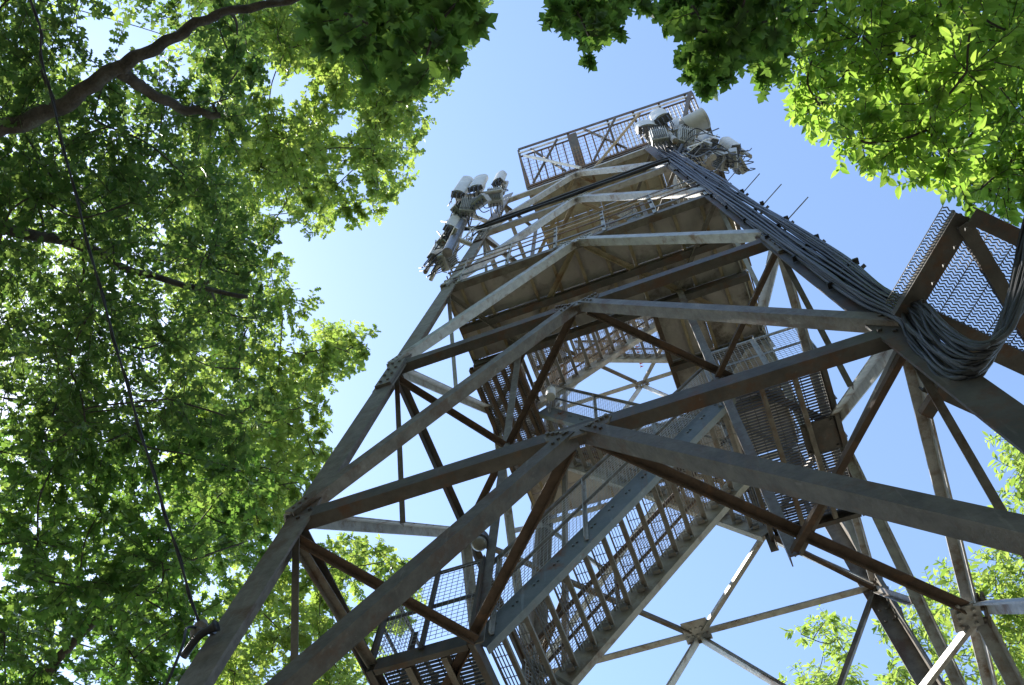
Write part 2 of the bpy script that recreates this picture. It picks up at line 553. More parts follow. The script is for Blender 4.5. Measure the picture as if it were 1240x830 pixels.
def landing(x0, x1, y0, y1, z, mframe='dark', joists=2, mgr='grate'):
    e = thing("landing", None, None, (0, 0, 0), None, tower)
    for p, q, inn in ((W(x0, y0, z), W(x1, y0, z), Vector((0, 1, 0))), (W(x0, y1, z), W(x1, y1, z), Vector((0, -1, 0))), (W(x0, y0, z), W(x0, y1, z), Vector((1, 0, 0))), (W(x1, y0, z), W(x1, y1, z), Vector((-1, 0, 0)))):
        bm = new()
        d = (q - p).normalized()
        dz = Vector((0, 0, -.05))
        if abs(d.x) > .5: p = p + d * .06; q = q - d * .06
        channel(bm, p + dz, q + dz, .13, .009, inn, .05)
        obj("edge_beam", bm, mframe, e)
    for i in range(joists):
        x = x0 + (x1 - x0) * (i + 1) / (joists + 1)
        bm = new()
        channel(bm, W(x, y0, z) + Vector((0, .06, -.075)), W(x, y1, z) + Vector((0, -.06, -.075)), .08, .008, Vector((1, 0, 0)), .05)
        obj("joist", bm, 'rust' if mframe == 'rust' else 'mid', e)
    bm = new()
    grating(bm, x0 + .02, x1 - .02, y0 + .02, y1 - .02, z + .02)
    obj("grating", bm, mgr, e, kind='stuff')
    return e

def fence(e, p, q, h, nposts, mpost='dark', mwire='wire', diag=True, pitch=.05):
    """railing with wire mesh between posts and rails"""
    up = Vector((0, 0, 1))
    d = (q - p).normalized(); nrm = d.cross(up)
    for i in range(nposts):
        bm = new()
        b_ = p.lerp(q, i / (nposts - 1))
        angle(bm, b_ - up * .05, b_ + up * h, .05, .007, nrm)
        obj("rail_post", bm, mpost, e)
    for hh in (h, h * .5):
        bm = new()
        bar(bm, p + up * hh - nrm * .012, q + up * hh - nrm * .012, .012, .045)
        obj("rail", bm, mpost, e)
    bm = new()
    L = (q - p).length
    mesh_panel(bm, p + up * .03, q + up * .03, q + up * (h - .02), p + up * (h - .02), max(3, int(L / pitch)), int(h / pitch), .0017)
    obj("wire_mesh", bm, mwire, e, kind='stuff')

l1 = landing(-.97, -.575, -.40, .47, -.01, 'dark', 2)
fence(l1, W(-.955, -.405, 0), W(-.585, -.405, 0), .93, 3)
fence(l1, W(-.97, -.40, 0), W(-.97, .47, 0), .93, 5)
fence(l1, W(-.96, .475, 0), W(-.58, .475, 0), .93, 3)
l2 = landing(.50, .965, -.37, .46, 1.34, 'dark', 2)
fence(l2, W(.965, -.36, 1.36), W(.965, .45, 1.36), .93, 5, 'mid')
fence(l2, W(.51, -.375, 1.36), W(.955, -.375, 1.36), .93, 3, 'grey')
fence(l2, W(.51, .465, 1.36), W(.955, .465, 1.36), .93, 3, 'mid', 'rustwire')
bm = new()
box(bm, W(.86, .0, 1.315), .34, .36, .02)
for i in (-1, 1):
    for j in (-1, 1):
        bolt(bm, W(.86, 0, 1.31) + Vector((.14 * i, .15 * j, -.005)), Vector((0, 0, -1)))
obj("hatch_plate", bm, 'dark', l2)
l3 = landing(-.92, -.60, -.36, .46, 2.82, 'rust', 4)
l35 = landing(.46, .88, -.36, .46, 3.83, 'mid', 2)
l4 = landing(-.84, -.48, -.36, .46, 4.68, 'mid', 2)
l45 = landing(.46, .80, -.36, .46, 5.58, 'mid', 2)
fence(l4, W(-.83, -.37, 4.7), W(-.49, -.37, 4.7), .93, 3, 'pale')
fence(l4, W(-.84, -.36, 4.7), W(-.84, .46, 4.7), .93, 5, 'pale')
fence(l35, W(.88, -.36, 3.85), W(.88, .46, 3.85), .93, 5, 'pale')
fence(l35, W(.47, -.37, 3.85), W(.87, -.37, 3.85), .93, 3, 'pale')
bl = landing(.50, .98, -.37, .46, -1.36, 'dark', 2)

# slatted screen beside the upper-left stair
scr = thing("slatted_screen", None, None, (0, 0, 0), None, tower)
bm = new()
mesh_panel(bm, W(-.90, -.34, 2.78), W(-.62, -.34, 2.78), W(-.62, .44, 2.78), W(-.90, .44, 2.78), 22, 60, .0035)
obj("expanded_mesh", bm, 'grate', scr, kind='stuff')

# ------------------------------------------------------------------ level three floor
floor = thing("floor_deck", None, None, (0, 0, 0), None, tower)
ZF = 2.935
XB = [-.895, -.66, -.36, -.035, .29, .60, .93]
YB = [-.885, -.62, -.36, .07, .47, .70, .90]
for i in range(len(XB) - 1):
    for j in range(len(YB) - 1):
        xm = (XB[i] + XB[i + 1]) / 2; ym = (YB[j] + YB[j + 1]) / 2
        if -.66 < xm < .29 and -.36 < ym < .47: continue          # stair opening
        if xm < -.66 and -.36 < ym < .47: continue                # grated landing
        bm = new()
        g = .0025
        a, b = W(XB[i] + g, YB[j] + g, ZF), W(XB[i + 1] - g, YB[j + 1] - g, ZF)
        box(bm, (a + b) / 2 + Vector((0, 0, .006 * R.random())), b.x - a.x, b.y - a.y, .03)
        obj("floor_plate", bm, 'deck', floor)
for x in XB[:-1] + [.915, -.80, -.2, .13, .45, .77]:
    segs = [(-.87, -.38)] if -.66 < x < .285 else [(-.87, -.38), (-.36, .46)] if x > .2 else [(-.87, -.38)]
    segs.append((.49, .88))
    for s0, s1 in segs:
        bm = new()
        angle(bm, W(x, s0, ZF) + Vector((0, 0, -.05)), W(x, s1, ZF) + Vector((0, 0, -.05)), .06, .008, Vector((1, 0, 0)), s2=.045)
        obj("joist", bm, 'joist', floor)
for y, x0, x1, hh in ((-.37, -.89, .92, .2), (-.62, -.89, .92, .12), (.475, -.89, .92, .18), (.07, .30, .92, .14)):
    bm = new()
    channel(bm, W(x0, y, ZF) + Vector((0, 0, -.02 - hh / 2 - .06)), W(x1, y, ZF) + Vector((0, 0, -.02 - hh / 2 - .06)), hh, .012, Vector((0, 1, 0)), .09)
    obj("girder", bm, 'dark', floor)
for x, y0_, y1_ in ((.295, -.35, .46), (-.665, -.35, .46)):
    bm = new()
    channel(bm, W(x, y0_, ZF) + Vector((0, 0, -.09)), W(x, y1_, ZF) + Vector((0, 0, -.09)), .15, .012, Vector((1, 0, 0)), .06)
    obj("opening_trim", bm, 'rust', floor)
# floor railing on the four sides
rl = thing("floor_railing", None, None, (0, 0, 0), None, tower)
for p, q, n_ in ((W(-.90, -.905, 2.95), W(.945, -.905, 2.95), 6), (W(.945, -.90, 2.95), W(.945, .91, 2.95), 6), (W(.94, .915, 2.95), W(-.90, .915, 2.95), 6), (W(-.905, .91, 2.95), W(-.905, -.90, 2.95), 6)):
    up = Vector((0, 0, 1)); d = (q - p).normalized(); nrm = d.cross(up)
    for i in range(n_):
        bm = new()
        b_ = p.lerp(q, (i + .35) / (n_ - .3))
        angle(bm, b_ - up * .12, b_ + up * 1.05, .055, .007, nrm)
        obj("rail_post", bm, 'grey', rl)
    for hh, mm, th in ((1.05, 'mid', .045), (.80, 'joist', .04), (.55, 'rust', .04), (.12, 'mid', .07)):
        bm = new()
        bar(bm, p + up * hh + nrm * .02, q + up * hh + nrm * .02, .012, th)
        obj("rail", bm, mm, rl)
    L = (q - p).length
    if abs(d.x) > .5 and p.y < 0: continue
    nb = int(L / .16)
    proto = None
    for i in range(nb):
        b_ = p.lerp(q, (i + .5) / nb) - nrm * .012
        if proto is None:
            bm = new(); box(bm, Vector((0, 0, .5)), .016, .016, 1.0)
            proto = obj("baluster", bm, 'pale', rl); proto.location = b_
        else: dup_mesh(proto, rl, Matrix.Translation(b_))

# ------------------------------------------------------------------ level five floor and flared deck on top
floor5 = thing("floor_deck", None, None, (0, 0, 0), None, tower)
ZT = 6.30
XB5 = [-.50, -.18, .14, .46, .76]; YB5 = [-.74, -.38, .07, .47, .76]
for i in range(4):
    for j in range(4):
        xm = (XB5[i] + XB5[i + 1]) / 2; ym = (YB5[j] + YB5[j + 1]) / 2
        if -.2 < xm < .14 and .07 < ym < .47: continue
        bm = new()
        a, b = W(XB5[i] + .0025, YB5[j] + .0025, ZT), W(XB5[i + 1] - .0025, YB5[j + 1] - .0025, ZT)
        box(bm, (a + b) / 2 + Vector((0, 0, .006 * R.random())), b.x - a.x, b.y - a.y, .03)
        obj("floor_plate", bm, 'pale_deck', floor5)
for x in (-.49, -.34, -.18, -.02, .14, .30, .46, .61, .75):
    bm = new()
    angle(bm, W(x, -.73, ZT) + Vector((0, 0, -.05)), W(x, .75, ZT) + Vector((0, 0, -.05)), .07, .008, Vector((1, 0, 0)), s2=.05)
    obj("joist", bm, 'joist', floor5)

deck = thing("top_deck", None, None, (0, 0, 0), None, tower)
ZD = 6.50
X0, X1 = -.52, 1.345
for i in range(7):
    xa = X0 + (X1 - X0) * i / 7; xb = X0 + (X1 - X0) * (i + 1) / 7
    for ya, yb in ((-.775, -.30), (-.295, .25), (.255, .75)):
        if i < 3 and ya < -.7: yb = -.5
        bm = new()
        a, b = W(xa + .002, ya, ZD), W(xb - .002, yb, ZD)
        box(bm, (a + b) / 2 + Vector((0, 0, .05)), b.x - a.x, b.y - a.y, .03)
        obj("floor_plate", bm, 'deck', deck)
for y in (-.775, -.25, .25, .75):
    bm = new()
    channel(bm, W(X0, y, ZD) + Vector((0, 0, -.05)), W(X1, y, ZD) + Vector((0, 0, -.05)), .16, .012, Vector((0, 1, 0)), .06)
    obj("edge_beam", bm, 'dark', deck)
for x in (X0, .06, .70, X1):
    bm = new()
    channel(bm, W(x, -.77, ZD) + Vector((0, 0, -.14)), W(x, .74, ZD) + Vector((0, 0, -.14)), .16, .012, Vector((1, 0, 0)), .06)
    obj("edge_beam", bm, 'dark', deck)
# flared guard rail: foot on the deck edge, top leaning outwards
def flare(p0, q0, p1, q1, n, dense_from=1.1, mm='rust'):
    d = (q0 - p0).normalized()
    for t, th, m3 in ((1.0, .06, 'dark'), (.9, .045, 'pale'), (.80, .035, 'rust'), (.03, .07, 'rust')):
        bm = new()
        bar(bm, p0.lerp(p1, t), q0.lerp(q1, t), .03, th, p1 - p0)
        obj("rail", bm, m3, deck)
    t = 0.0; k = 0
    while t <= 1.001:
        bm = new()
        a = p0.lerp(q0, t); b = p1.lerp(q1, t)
        o_ = -(d.cross((b - a).normalized())) * .02
        heavy = k % 7 == 0
        bar(bm, a + o_, b.lerp(a, .19 if not heavy else 0) + o_, .055 if heavy else .028, .02, d.cross(b - a))
        obj("baluster", bm, 'dark' if heavy else ('pale' if t > dense_from else mm), deck)
        t += (.5 if t > dense_from else 1.0) / n; k += 1
    bm = new()
    mesh_panel(bm, p0, q0, q0.lerp(q1, .8), p0.lerp(p1, .8), int((q0 - p0).length / .07), 9, .003)
    obj("wire_mesh", bm, 'rustwire', deck, kind='stuff')
flare(W(X0, -.775, ZD), W(X1, -.775, ZD), W(-.537, -1.10, 7.2), W(1.38, -1.03, 7.2), 24, .42)
flare(W(X0, .75, ZD), W(X0, -.77, ZD), W(-.60, .80, 7.2), W(-.54, -1.09, 7.2), 14)
flare(W(X1, -.77, ZD), W(X1, .75, ZD), W(1.385, -1.02, 7.2), W(1.44, .80, 7.2), 14)
flare(W(X1, .75, ZD), W(X0, .75, ZD), W(1.43, .95, 7.2), W(-.60, .95, 7.2), 20)
for a, b, wd, mm in ((W(.06, -1.06, 7.12), W(.06, -.70, 6.48), .22, 'dark'), (W(.20, -.77, 6.34), W(.80, -1.02, 7.1), .06, 'joist'), (W(-.48, -1.04, 7.0), W(.06, -.82, 6.28), .06, 'pale'), (W(-.45, -.80, 6.55), W(-.1, -1.07, 7.1), .03, 'dark'), (W(-.1, -.80, 6.55), W(-.40, -1.07, 7.1), .03, 'dark'), (W(.2, -.80, 6.55), W(.55, -1.07, 7.1), .03, 'dark'), (W(.55, -.80, 6.55), W(.2, -1.07, 7.1), .03, 'dark'), (W(1.1, -.77, 6.5), W(1.36, -1.04, 7.15), .09, 'dark')):
    bm = new()
    bar(bm, a, b, wd, .05, Vector((0, -1, .4)))
    obj("deck_strut", bm, mm, deck)

# ------------------------------------------------------------------ ice bridge beside the right leg
br = thing("cable_bridge", "dark steel cable bridge with expanded metal grating at the right leg of the tower", "cable bridge", (0, 0, 0))
e1 = Vector((.68, -.73, 0)).normalized(); e2 = Vector((.71, .70, 0)).normalized()
O = W(1.0, -1.055, -.01)
def BR(a, b, dz=0): return O + e1 * a + e2 * b + Vector((0, 0, dz))
for p, q, s_ in ((BR(-.06, .0, -.06), BR(.64, .0, -.06), .13), (BR(0, .02, -.07), BR(0, 3.2, -.07), .13), (BR(.66, .02, -.09), BR(.66, 3.2, -.09), .1), (BR(.60, .0, -.1), BR(.12, .84, -.1), .085), (BR(.02, .9, -.1), BR(.66, .9, -.1), .08), (BR(0.02, 1.8, -.1), BR(.66, 1.8, -.1), .08), (BR(-.34, .30, -.16), BR(-.34, 3.2, -.16), .13), (BR(-.52, .36, -.26), BR(.02, .36, -.26), .08)):
    bm = new()
    channel(bm, p, q, s_, .01, Vector((0, 0, 1)), .06)
    obj("bridge_beam", bm, 'dark', br)
# expanded metal: zigzag strands across the deck
bm = new()
for j in range(33):
    a0 = -.02 + j * .0205
    pts = [BR(a0 + (.0075 if b_ % 2 else -.0075) + R.uniform(-.001, .001), -.11 + b_ * .024, .03 + R.uniform(-.003, .003)) for b_ in range(78)]
    for p_, q2 in zip(pts, pts[1:]):
        bar(bm, p_, q2, .0055, .012)
for b_ in range(12):
    bar(bm, BR(-.02, -.11 + b_ * .17, .036), BR(.64, -.11 + b_ * .17, .036), .004, .006)
obj("expanded_grating", bm, 'grate', br, kind='stuff')
bm = new()
for k_ in range(5):
    bolt(bm, BR(.1 + .12 * k_, 0, -.145), Vector((0, 0, -1)), .014, .02)
obj("bolt_row", bm, 'dark', br)

# ------------------------------------------------------------------ coaxial cables down the right leg
def smooth(pts, sub=6):
    pts = [Vector(p) for p in pts]; out = []
    for i in range(len(pts) - 1):
        p0 = pts[max(i - 1, 0)]; p1 = pts[i]; p2 = pts[i + 1]; p3 = pts[min(i + 2, len(pts) - 1)]
        for k in range(sub):
            t = k / sub
            out.append(.5 * ((2 * p1) + (p2 - p0) * t + (2 * p0 - 5 * p1 + 4 * p2 - p3) * t * t + (3 * p1 - p0 - 3 * p2 + p3) * t ** 3))
    out.append(pts[-1]); return out
out_dir = Vector((.88, -.47, 0)); side = Vector((-.47, -.88, 0))
NC = 26
for i in range(NC):
    lay = i / (NC - 1)
    off = -.09 + .21 * lay + R.uniform(-.015, .015)
    dep = .075 + R.uniform(-.03, .04) + (.035 if i % 2 else 0)
    ph = R.uniform(0, 6)
    pts = []
    ztop = 5.6 - .35 * R.random()
    zz = [ztop] + [z_ for z_ in (5.0, 4.5, 4.0, 3.5, 3.0, 2.5, 2.0, 1.5, 1.0, .55, .2)]
    for z_ in zz:
        wob = .010 * math.sin(ph + z_ * 3.1) + R.uniform(-.007, .007)
        sq = 1.0 if z_ > .6 else .55 + .75 * z_
        pts.append(corner('R', z_) + out_dir * (off * sq + wob) + side * (dep + .008 * math.sin(ph * 2 + z_ * 4)) )
    s_ = (lay - .5)
    r1 = R.uniform(-.03, .03)
    q_ = lambda x, y, z_: W(x, y, z_) + Vector((R.uniform(-.02, .02), R.uniform(-.02, .02), R.uniform(-.015, .015)))
    pts += [q_(0.998 + 0.050 * s_, -1.050 - 0.030 * s_, 0.00), q_(0.995 + 0.075 * s_, -1.045 - 0.080 * s_, -0.10), q_(0.985 + 0.075 * s_, -1.040 - 0.080 * s_, -0.22), q_(0.985 + 0.075 * s_, -1.045 - 0.080 * s_, -0.36), q_(1.006 + 0.075 * s_, -1.050 - 0.080 * s_, -0.44), q_(1.061 + 0.075 * s_, -1.055 - 0.080 * s_, -0.42), q_(1.131 + 0.075 * s_, -1.085 - 0.080 * s_, -0.36), q_(1.213 + 0.075 * s_, -1.145 - 0.080 * s_, -0.27), q_(1.300 + 0.075 * s_, -1.235 - 0.080 * s_, -0.18), q_(1.407 + 0.075 * s_, -1.360 - 0.080 * s_, -0.10), q_(1.750 + 0.075 * s_, -1.700 - 0.080 * s_, 0.05), q_(2.300 + 0.075 * s_, -2.200 - 0.080 * s_, 0.10)]
    bm = new()
    tube(bm, smooth(pts, 5), R.choice((.008, .010, .013, .016)), 6)
    o = obj("coax_cable", bm, 'black' if i % 2 == 0 else 'coax', smooth=True)
    tag(o, "thick blue grey coaxial cable in the bundle strapped down the right tower leg" if i % 2 else "thick black coaxial cable in the bundle strapped down the right tower leg", "cable", "coaxial cables down the right leg")
lad = thing("cable_ladder", "ladder of steel brackets with thin rods holding the cable bundle on the right leg", "cable ladder", corner('R', 5.2))
for i, z_ in enumerate((5.0, 4.55, 4.1, 3.65, 3.2, 2.75, 2.3, 1.85, 1.4, .95, .5)):
    c = corner('R', z_) - lad.location
    bm = new()
    bar(bm, c - out_dir * .13 + side * .03, c + out_dir * .17 + side * .03, .03, .008)
    obj("bracket", bm, 'conn', lad)
    if z_ > 1.3:
        bm = new()
        tube(bm, [c + out_dir * .12 + side * .08, c + out_dir * .42 + side * .10], .006, 6)
        obj("threaded_rod", bm, 'conn', lad)
    bm = new()
    for k_ in range(6):
        box(bm, c + out_dir * (-.11 + .05 * k_) + side * .10, .04, .05, .022)
    obj("cable_clamp", bm, 'black', lad)

# cable lashed along the fourth ring
for kk, (za, dz_) in enumerate(((4.66, .0), (4.66, -.05), (4.66, .05))):
    bm = new()
    A, B = corner('L', za), corner('R', za)
    pts = [A.lerp(B, t) + Vector((0, -.07 - .02 * kk, .06 + dz_ - .06 * math.sin(math.pi * ((t * 3 + .3 * kk) % 1)))) for t in [j / 18 for j in range(19)]]
    pts = [A + Vector((-.5, -.2, .2 + dz_))] + pts + [B + Vector((.2, -.2, .3))]
    tube(bm, smooth(pts, 3), .024, 6)
    tag(obj("power_cable", bm, 'black', smooth=True), ("uppermost", "middle", "lowest")[(2, 0, 1).index(kk)] + " of three black cables lashed along the horizontal beam below the top deck", "cable", "black cables along the upper beam")

# ------------------------------------------------------------------ antennas
def panel_antenna(loc, yaw_, length, w, d, label, tilt=0.0):
    t = thing("panel_antenna", label, "antenna", loc, "panel antennas on the tower")
    rot = Matrix.Rotation(yaw_, 3, 'Z') @ Matrix.Rotation(tilt, 3, 'X')
    bm = new()
    n_ = 14
    prof = []
    for k in range(n_):                                   # rounded radome front, flat back
        a = math.pi * k / (n_ - 1)
        prof.append((math.cos(a) * w / 2, -abs(math.sin(a)) ** .6 * d * .75))
    prof += [(-w / 2, d * .25), (w / 2, d * .25)]
    prism(bm, rot @ Vector((0, 0, .03)), rot @ Vector((0, 0, length)), [(x, y) for x, y in prof][::-1], rot @ Vector((1, 0, 0)), rot @ Vector((0, 1, 0)))
    obj("radome", bm, 'radome', t)
    bm = new()
    box(bm, rot @ Vector((0, -d * .2, .012)), w * .94, d * .8, .03, rot, .006)
    for k in range(6):
        x = (k % 3 - 1) * w * .28; y = -d * .42 + (k // 3) * d * .4
        tube(bm, [rot @ Vector((x, y, 0)), rot @ Vector((x, y, -.07))], .02, 8)
    obj("end_cap", bm, 'conn', t)
    bm = new()
    for zz in (.25, length - .3):
        box(bm, rot @ Vector((0, d * .25 + .06, zz)), .1, .12, .06, rot, .006)
    tube(bm, [rot @ Vector((0, d * .25 + .14, -.25)), rot @ Vector((0, d * .25 + .14, length + .1))], .038, 10)
    obj("mount_pipe", bm, 'grey', t)
    bm = new()
    for k in range(6):
        x = (k % 3 - 1) * w * .28; y = -d * .42 + (k // 3) * d * .4
        e = Vector((R.uniform(-.12, .12), R.uniform(.18, .3), R.uniform(.05, .45)))
        pts = [Vector((x, y, -.06)), Vector((x, y, -.2)), Vector((x + e.x * .4, y + e.y * .5, -.32 + .1 * R.random())), Vector((x + e.x, y + e.y, -.12 + e.z))]
        tube(bm, smooth([rot @ p for p in pts], 5), .0095, 6)
    obj("jumper_cables", bm, 'black', t, smooth=True)
    return t

def radio_unit(loc, yaw_, label, s=1.0, tip=0.0):
    t = thing("radio_unit", label, "radio unit", loc, "remote radio units on the tower")
    rot = Matrix.Rotation(yaw_, 3, 'Z') @ Matrix.Rotation(tip, 3, 'X')
    bm = new()
    box(bm, rot @ Vector((0, 0, 0)), .30 * s, .14 * s, .42 * s, rot, .015)
    obj("casing", bm, 'rru', t)
    proto = None
    for k in range(8):
        m_ = Matrix.Translation(rot @ Vector(((k - 3.5) * .034 * s, -.095 * s, 0))) @ rot.to_4x4()
        if proto is None:
            bm = new(); box(bm, Vector((0, 0, 0)), .008, .05 * s, .36 * s)
            proto = obj("cooling_fin", bm, 'rru', t); proto.matrix_local = m_
        else: dup_mesh(proto, t, m_)
    bm = new()
    for k in range(4):
        x = (k - 1.5) * .065 * s
        tube(bm, [rot @ Vector((x, 0, -.21 * s)), rot @ Vector((x, 0, -.27 * s))], .017, 8)
    obj("connector", bm, 'conn', t)
    bm = new()
    for k in range(4):
        x = (k - 1.5) * .065 * s
        e = Vector((R.uniform(-.16, .16), R.uniform(-.05, .25), R.uniform(.1, .5)))
        tube(bm, smooth([rot @ Vector((x, 0, -.26 * s)), rot @ Vector((x, .0, -.36 * s)), rot @ Vector((x + e.x * .5, e.y, -.45 * s)), rot @ Vector((x + e.x, e.y, -.3 + e.z))], 5), .009, 6)
    obj("jumper_cables", bm, 'black', t, smooth=True)
    return t

def drum_dish(loc, direc, rad, depth, label):
    t = thing("microwave_dish", label, "microwave dish", loc)
    d = direc.normalized(); n1 = d.orthogonal().normalized(); n2 = d.cross(n1)
    bm = new()
    N = 36
    prof = [(-.10, .10), (-.04, .75), (.0, 1.0), (depth, 1.0), (depth + .02, 1.03), (depth + .05, 1.03)]
    rings = [[bm.verts.new(d * a + (n1 * math.cos(2 * math.pi * k / N) + n2 * math.sin(2 * math.pi * k / N)) * rad * q) for k in range(N)] for a, q in prof]
    for a, b in zip(rings, rings[1:]):
        for k in range(N):
            l = (k + 1) % N
            bm.faces.new((a[k], a[l], b[l], b[k]))
    bm.faces.new(rings[0][::-1])
    obj("shroud", bm, 'dish', t)
    bm = new()
    ring = [bm.verts.new(d * (depth + .03) + (n1 * math.cos(2 * math.pi * k / N) + n2 * math.sin(2 * math.pi * k / N)) * rad) for k in range(N)]
    cc = bm.verts.new(d * (depth + .06))
    for k in range(N): bm.faces.new((ring[k], ring[(k + 1) % N], cc))
    obj("radome_cover", bm, 'radome', t)
    bm = new()
    box(bm, -d * .2, .16, .16, .2, None, .01)
    tube(bm, [-d * .27 + Vector((0, 0, -.7)), -d * .27 + Vector((0, 0, .45))], .05, 10)
    obj("mount", bm, 'grey', t)
    return t

def mount_frame(label, legc, zs, centre, members):
    t = thing("antenna_mount", label, "antenna mount", centre)
    for a, b, rad in members:
        bm = new(); tube(bm, [Vector(a) - Vector(centre), Vector(b) - Vector(centre)], rad, 12)
        obj("mount_pipe", bm, 'conn' if rad > .06 else 'grey', t)
    return t

# left cluster, on a standoff pole beside the left leg
LP = W(-.955, -.93, 4.75)
mount_frame("dark steel standoff pole with pipe arms carrying the left antenna cluster", 'L', (4.4, 5.2), LP,
            [(W(-.965, -.945, 3.75), W(-.955, -.955, 5.75), .085), (W(-.955, -.945, 5.15), corner('L', 5.15), .045), (W(-.955, -.945, 4.2), corner('L', 4.2), .045),
             (W(-1.03, -1.10, 5.25), W(-.62, -1.02, 5.25), .04), (W(-1.27, -.70, 4.2), W(-.92, -1.02, 4.2), .04), (W(-1.2, -.62, 4.75), W(-.93, -.98, 4.75), .04)])
panel_antenna(W(-.97, -1.13, 5.05), .5, 1.75, .27, .16, "white panel antenna at the far left top of the left cluster")
panel_antenna(W(-.82, -1.12, 5.15), .1, 1.3, .30, .12, "pale panel antenna beside the tall white one in the left cluster")
panel_antenna(W(-.66, -1.05, 5.5), -.3, 1.0, .25, .15, "short cream panel antenna of the left cluster nearest the deck")
panel_antenna(W(-1.20, -.83, 4.25), 1.0, 1.1, .25, .15, "white panel antenna lowest on the left cluster")
panel_antenna(W(-1.03, -.97, 4.45), .8, 1.0, .26, .15, "small white panel antenna halfway up the left standoff pole")
for p, yw, tp, lb in (((-.90, -1.03, 4.95), .4, .4, "grey radio unit under the tall white panel of the left cluster"), ((-.78, -1.03, 4.95), -.3, -.2, "grey radio unit beside the left leg under the pale panel"),
                      ((-1.08, -.90, 4.45), 1.1, .2, "grey radio unit halfway up the left standoff pole"), ((-1.17, -.72, 4.6), .7, -.3, "grey radio unit at the outer end of the lower left cluster"),
                      ((-1.09, -.80, 4.25), 1.6, .3, "grey radio unit lowest on the left standoff pole"), ((-.99, -1.02, 5.0), 1.2, .1, "grey radio unit on the outer side of the left standoff pole"), ((-.70, -.98, 5.3), .2, .5, "grey radio unit between the cream panel and the left leg")):
    radio_unit(W(*p), yw, lb, 1.0, tp)

# right cluster round the top of the right leg
RP = W(1.05, -.86, 5.35)
mount_frame("thick dark steel pipe frame carrying the right antenna cluster", 'R', (5, 5.6), RP,
            [(W(.74, -1.02, 5.35), W(1.42, -.55, 5.35), .075), (W(.80, -.86, 5.2), W(1.02, -.86, 5.35), .06), (W(1.15, -.73, 4.9), W(1.15, -.73, 6.1), .06), (W(.90, -.96, 4.9), W(.90, -.96, 6.1), .06), (W(.74, -1.0, 5.7), W(1.42, -.55, 5.7), .045), (corner('R', 5.5), W(1.05, -.82, 5.5), .05)])
panel_antenna(W(.74, -1.05, 5.35), .25, .8, .40, .18, "boxy white panel antenna at the left end of the right cluster")
panel_antenna(W(.90, -1.06, 5.5), -.15, 1.2, .34, .2, "large white panel antenna in front of the deck railing on the right cluster")
panel_antenna(W(1.40, -.60, 5.35), -1.2, 1.3, .36, .2, "white panel antenna at the far right end of the right cluster")
panel_antenna(W(1.24, -.72, 5.4), -.9, 1.4, .30, .17, "pale panel antenna between the dish and the far right panel")
panel_antenna(W(1.04, -.92, 5.5), -.6, 1.3, .28, .16, "narrow white panel antenna left of the grey dish")
drum_dish(W(1.06, -.93, 5.6), Vector((.97, -.10, .2)), .21, .40, "grey drum shaped microwave dish on the right cluster")
for p, yw, tp, lb in (((.80, -1.0, 5.15), .2, .3, "grey radio unit under the boxy left panel of the right cluster"), ((.92, -.92, 5.2), -.4, -.2, "grey radio unit under the large white panel of the right cluster"),
                      ((1.02, -.80, 5.25), -.7, .3, "grey radio unit above the right leg top"), ((1.13, -.76, 5.2), -.9, -.3, "grey radio unit below the grey dish"), ((1.24, -.62, 5.2), -1.1, .2, "grey radio unit on the lower side of the right cluster"),
                      ((1.33, -.62, 5.15), -1.4, -.2, "grey radio unit below the far right panel antenna"), ((1.0, -.93, 5.05), .6, .5, "grey radio unit hanging in the middle of the right cluster"), ((1.38, -.52, 5.3), -1.8, .1, "grey radio unit at the outermost end of the right cluster")):
    radio_unit(W(*p), yw, lb, 1.05, tp)
# loose loops of jumper cable gathered below the right cluster
for i in range(14):
    a = W(R.uniform(.8, 1.35), R.uniform(-1.0, -.6), R.uniform(5.0, 5.4)); b = corner('R', R.uniform(4.6, 5.2)) + out_dir * R.uniform(.05, .4)
    m_ = (a + b) / 2 + Vector((R.uniform(-.2, .3), R.uniform(-.3, .1), -R.uniform(.1, .4)))
    bm = new(); tube(bm, smooth([a, (a + m_) / 2 + Vector((0, 0, -.12)), m_, b, b + (corner('R', 4) - corner('R', 5)) * .2], 6), R.choice((.009, .012, .015)), 6)
    tag(obj("jumper_cable", bm, R.choice(('black', 'coax', 'pale')), smooth=True), "thin cable hanging in a loose loop between the right antenna cluster and the leg", "cable", "loose cables under the right antenna cluster")
for i in range(9):
    a = W(R.uniform(-1.2, -.7), R.uniform(-1.0, -.75), R.uniform(4.2, 5.2)); b = corner('L', R.uniform(4.3, 5.2)) + Vector((R.uniform(-.2, .1), R.uniform(-.2, 0), 0))
    m_ = (a + b) / 2 + Vector((R.uniform(-.3, .1), R.uniform(-.2, .1), -R.uniform(.1, .4)))
    bm = new(); tube(bm, smooth([a, m_, b], 8), R.choice((.009, .012)), 6)
    tag(obj("jumper_cable", bm, R.choice(('black', 'pale')), smooth=True), "thin cable hanging in a loose loop between the left antenna cluster and the leg", "cable", "loose cables under the left antenna cluster")

# ------------------------------------------------------------------ small things on the tower
fl = thing("flood_lamp", "round glass lamp fixed under the left face behind a diagonal brace", "lamp", W(-.60, -.43, .50))
bm = new()
bmesh.ops.create_uvsphere(bm, u_segments=18, v_segments=10, radius=.07, matrix=Matrix.Diagonal((1, 1, .8, 1)))
obj("globe", bm, 'glass', fl, smooth=True)
bm = new(); tube(bm, [Vector((0, 0, .03)), Vector((0, 0, .10)), Vector((0, 0, .16))], [.08, .078, .04], 18)
obj("hood", bm, 'conn', fl)
bm = new(); bar(bm, Vector((0, 0, .15)), Vector((0, 0, .5)), .03, .03); obj("bracket", bm, 'dark', fl)

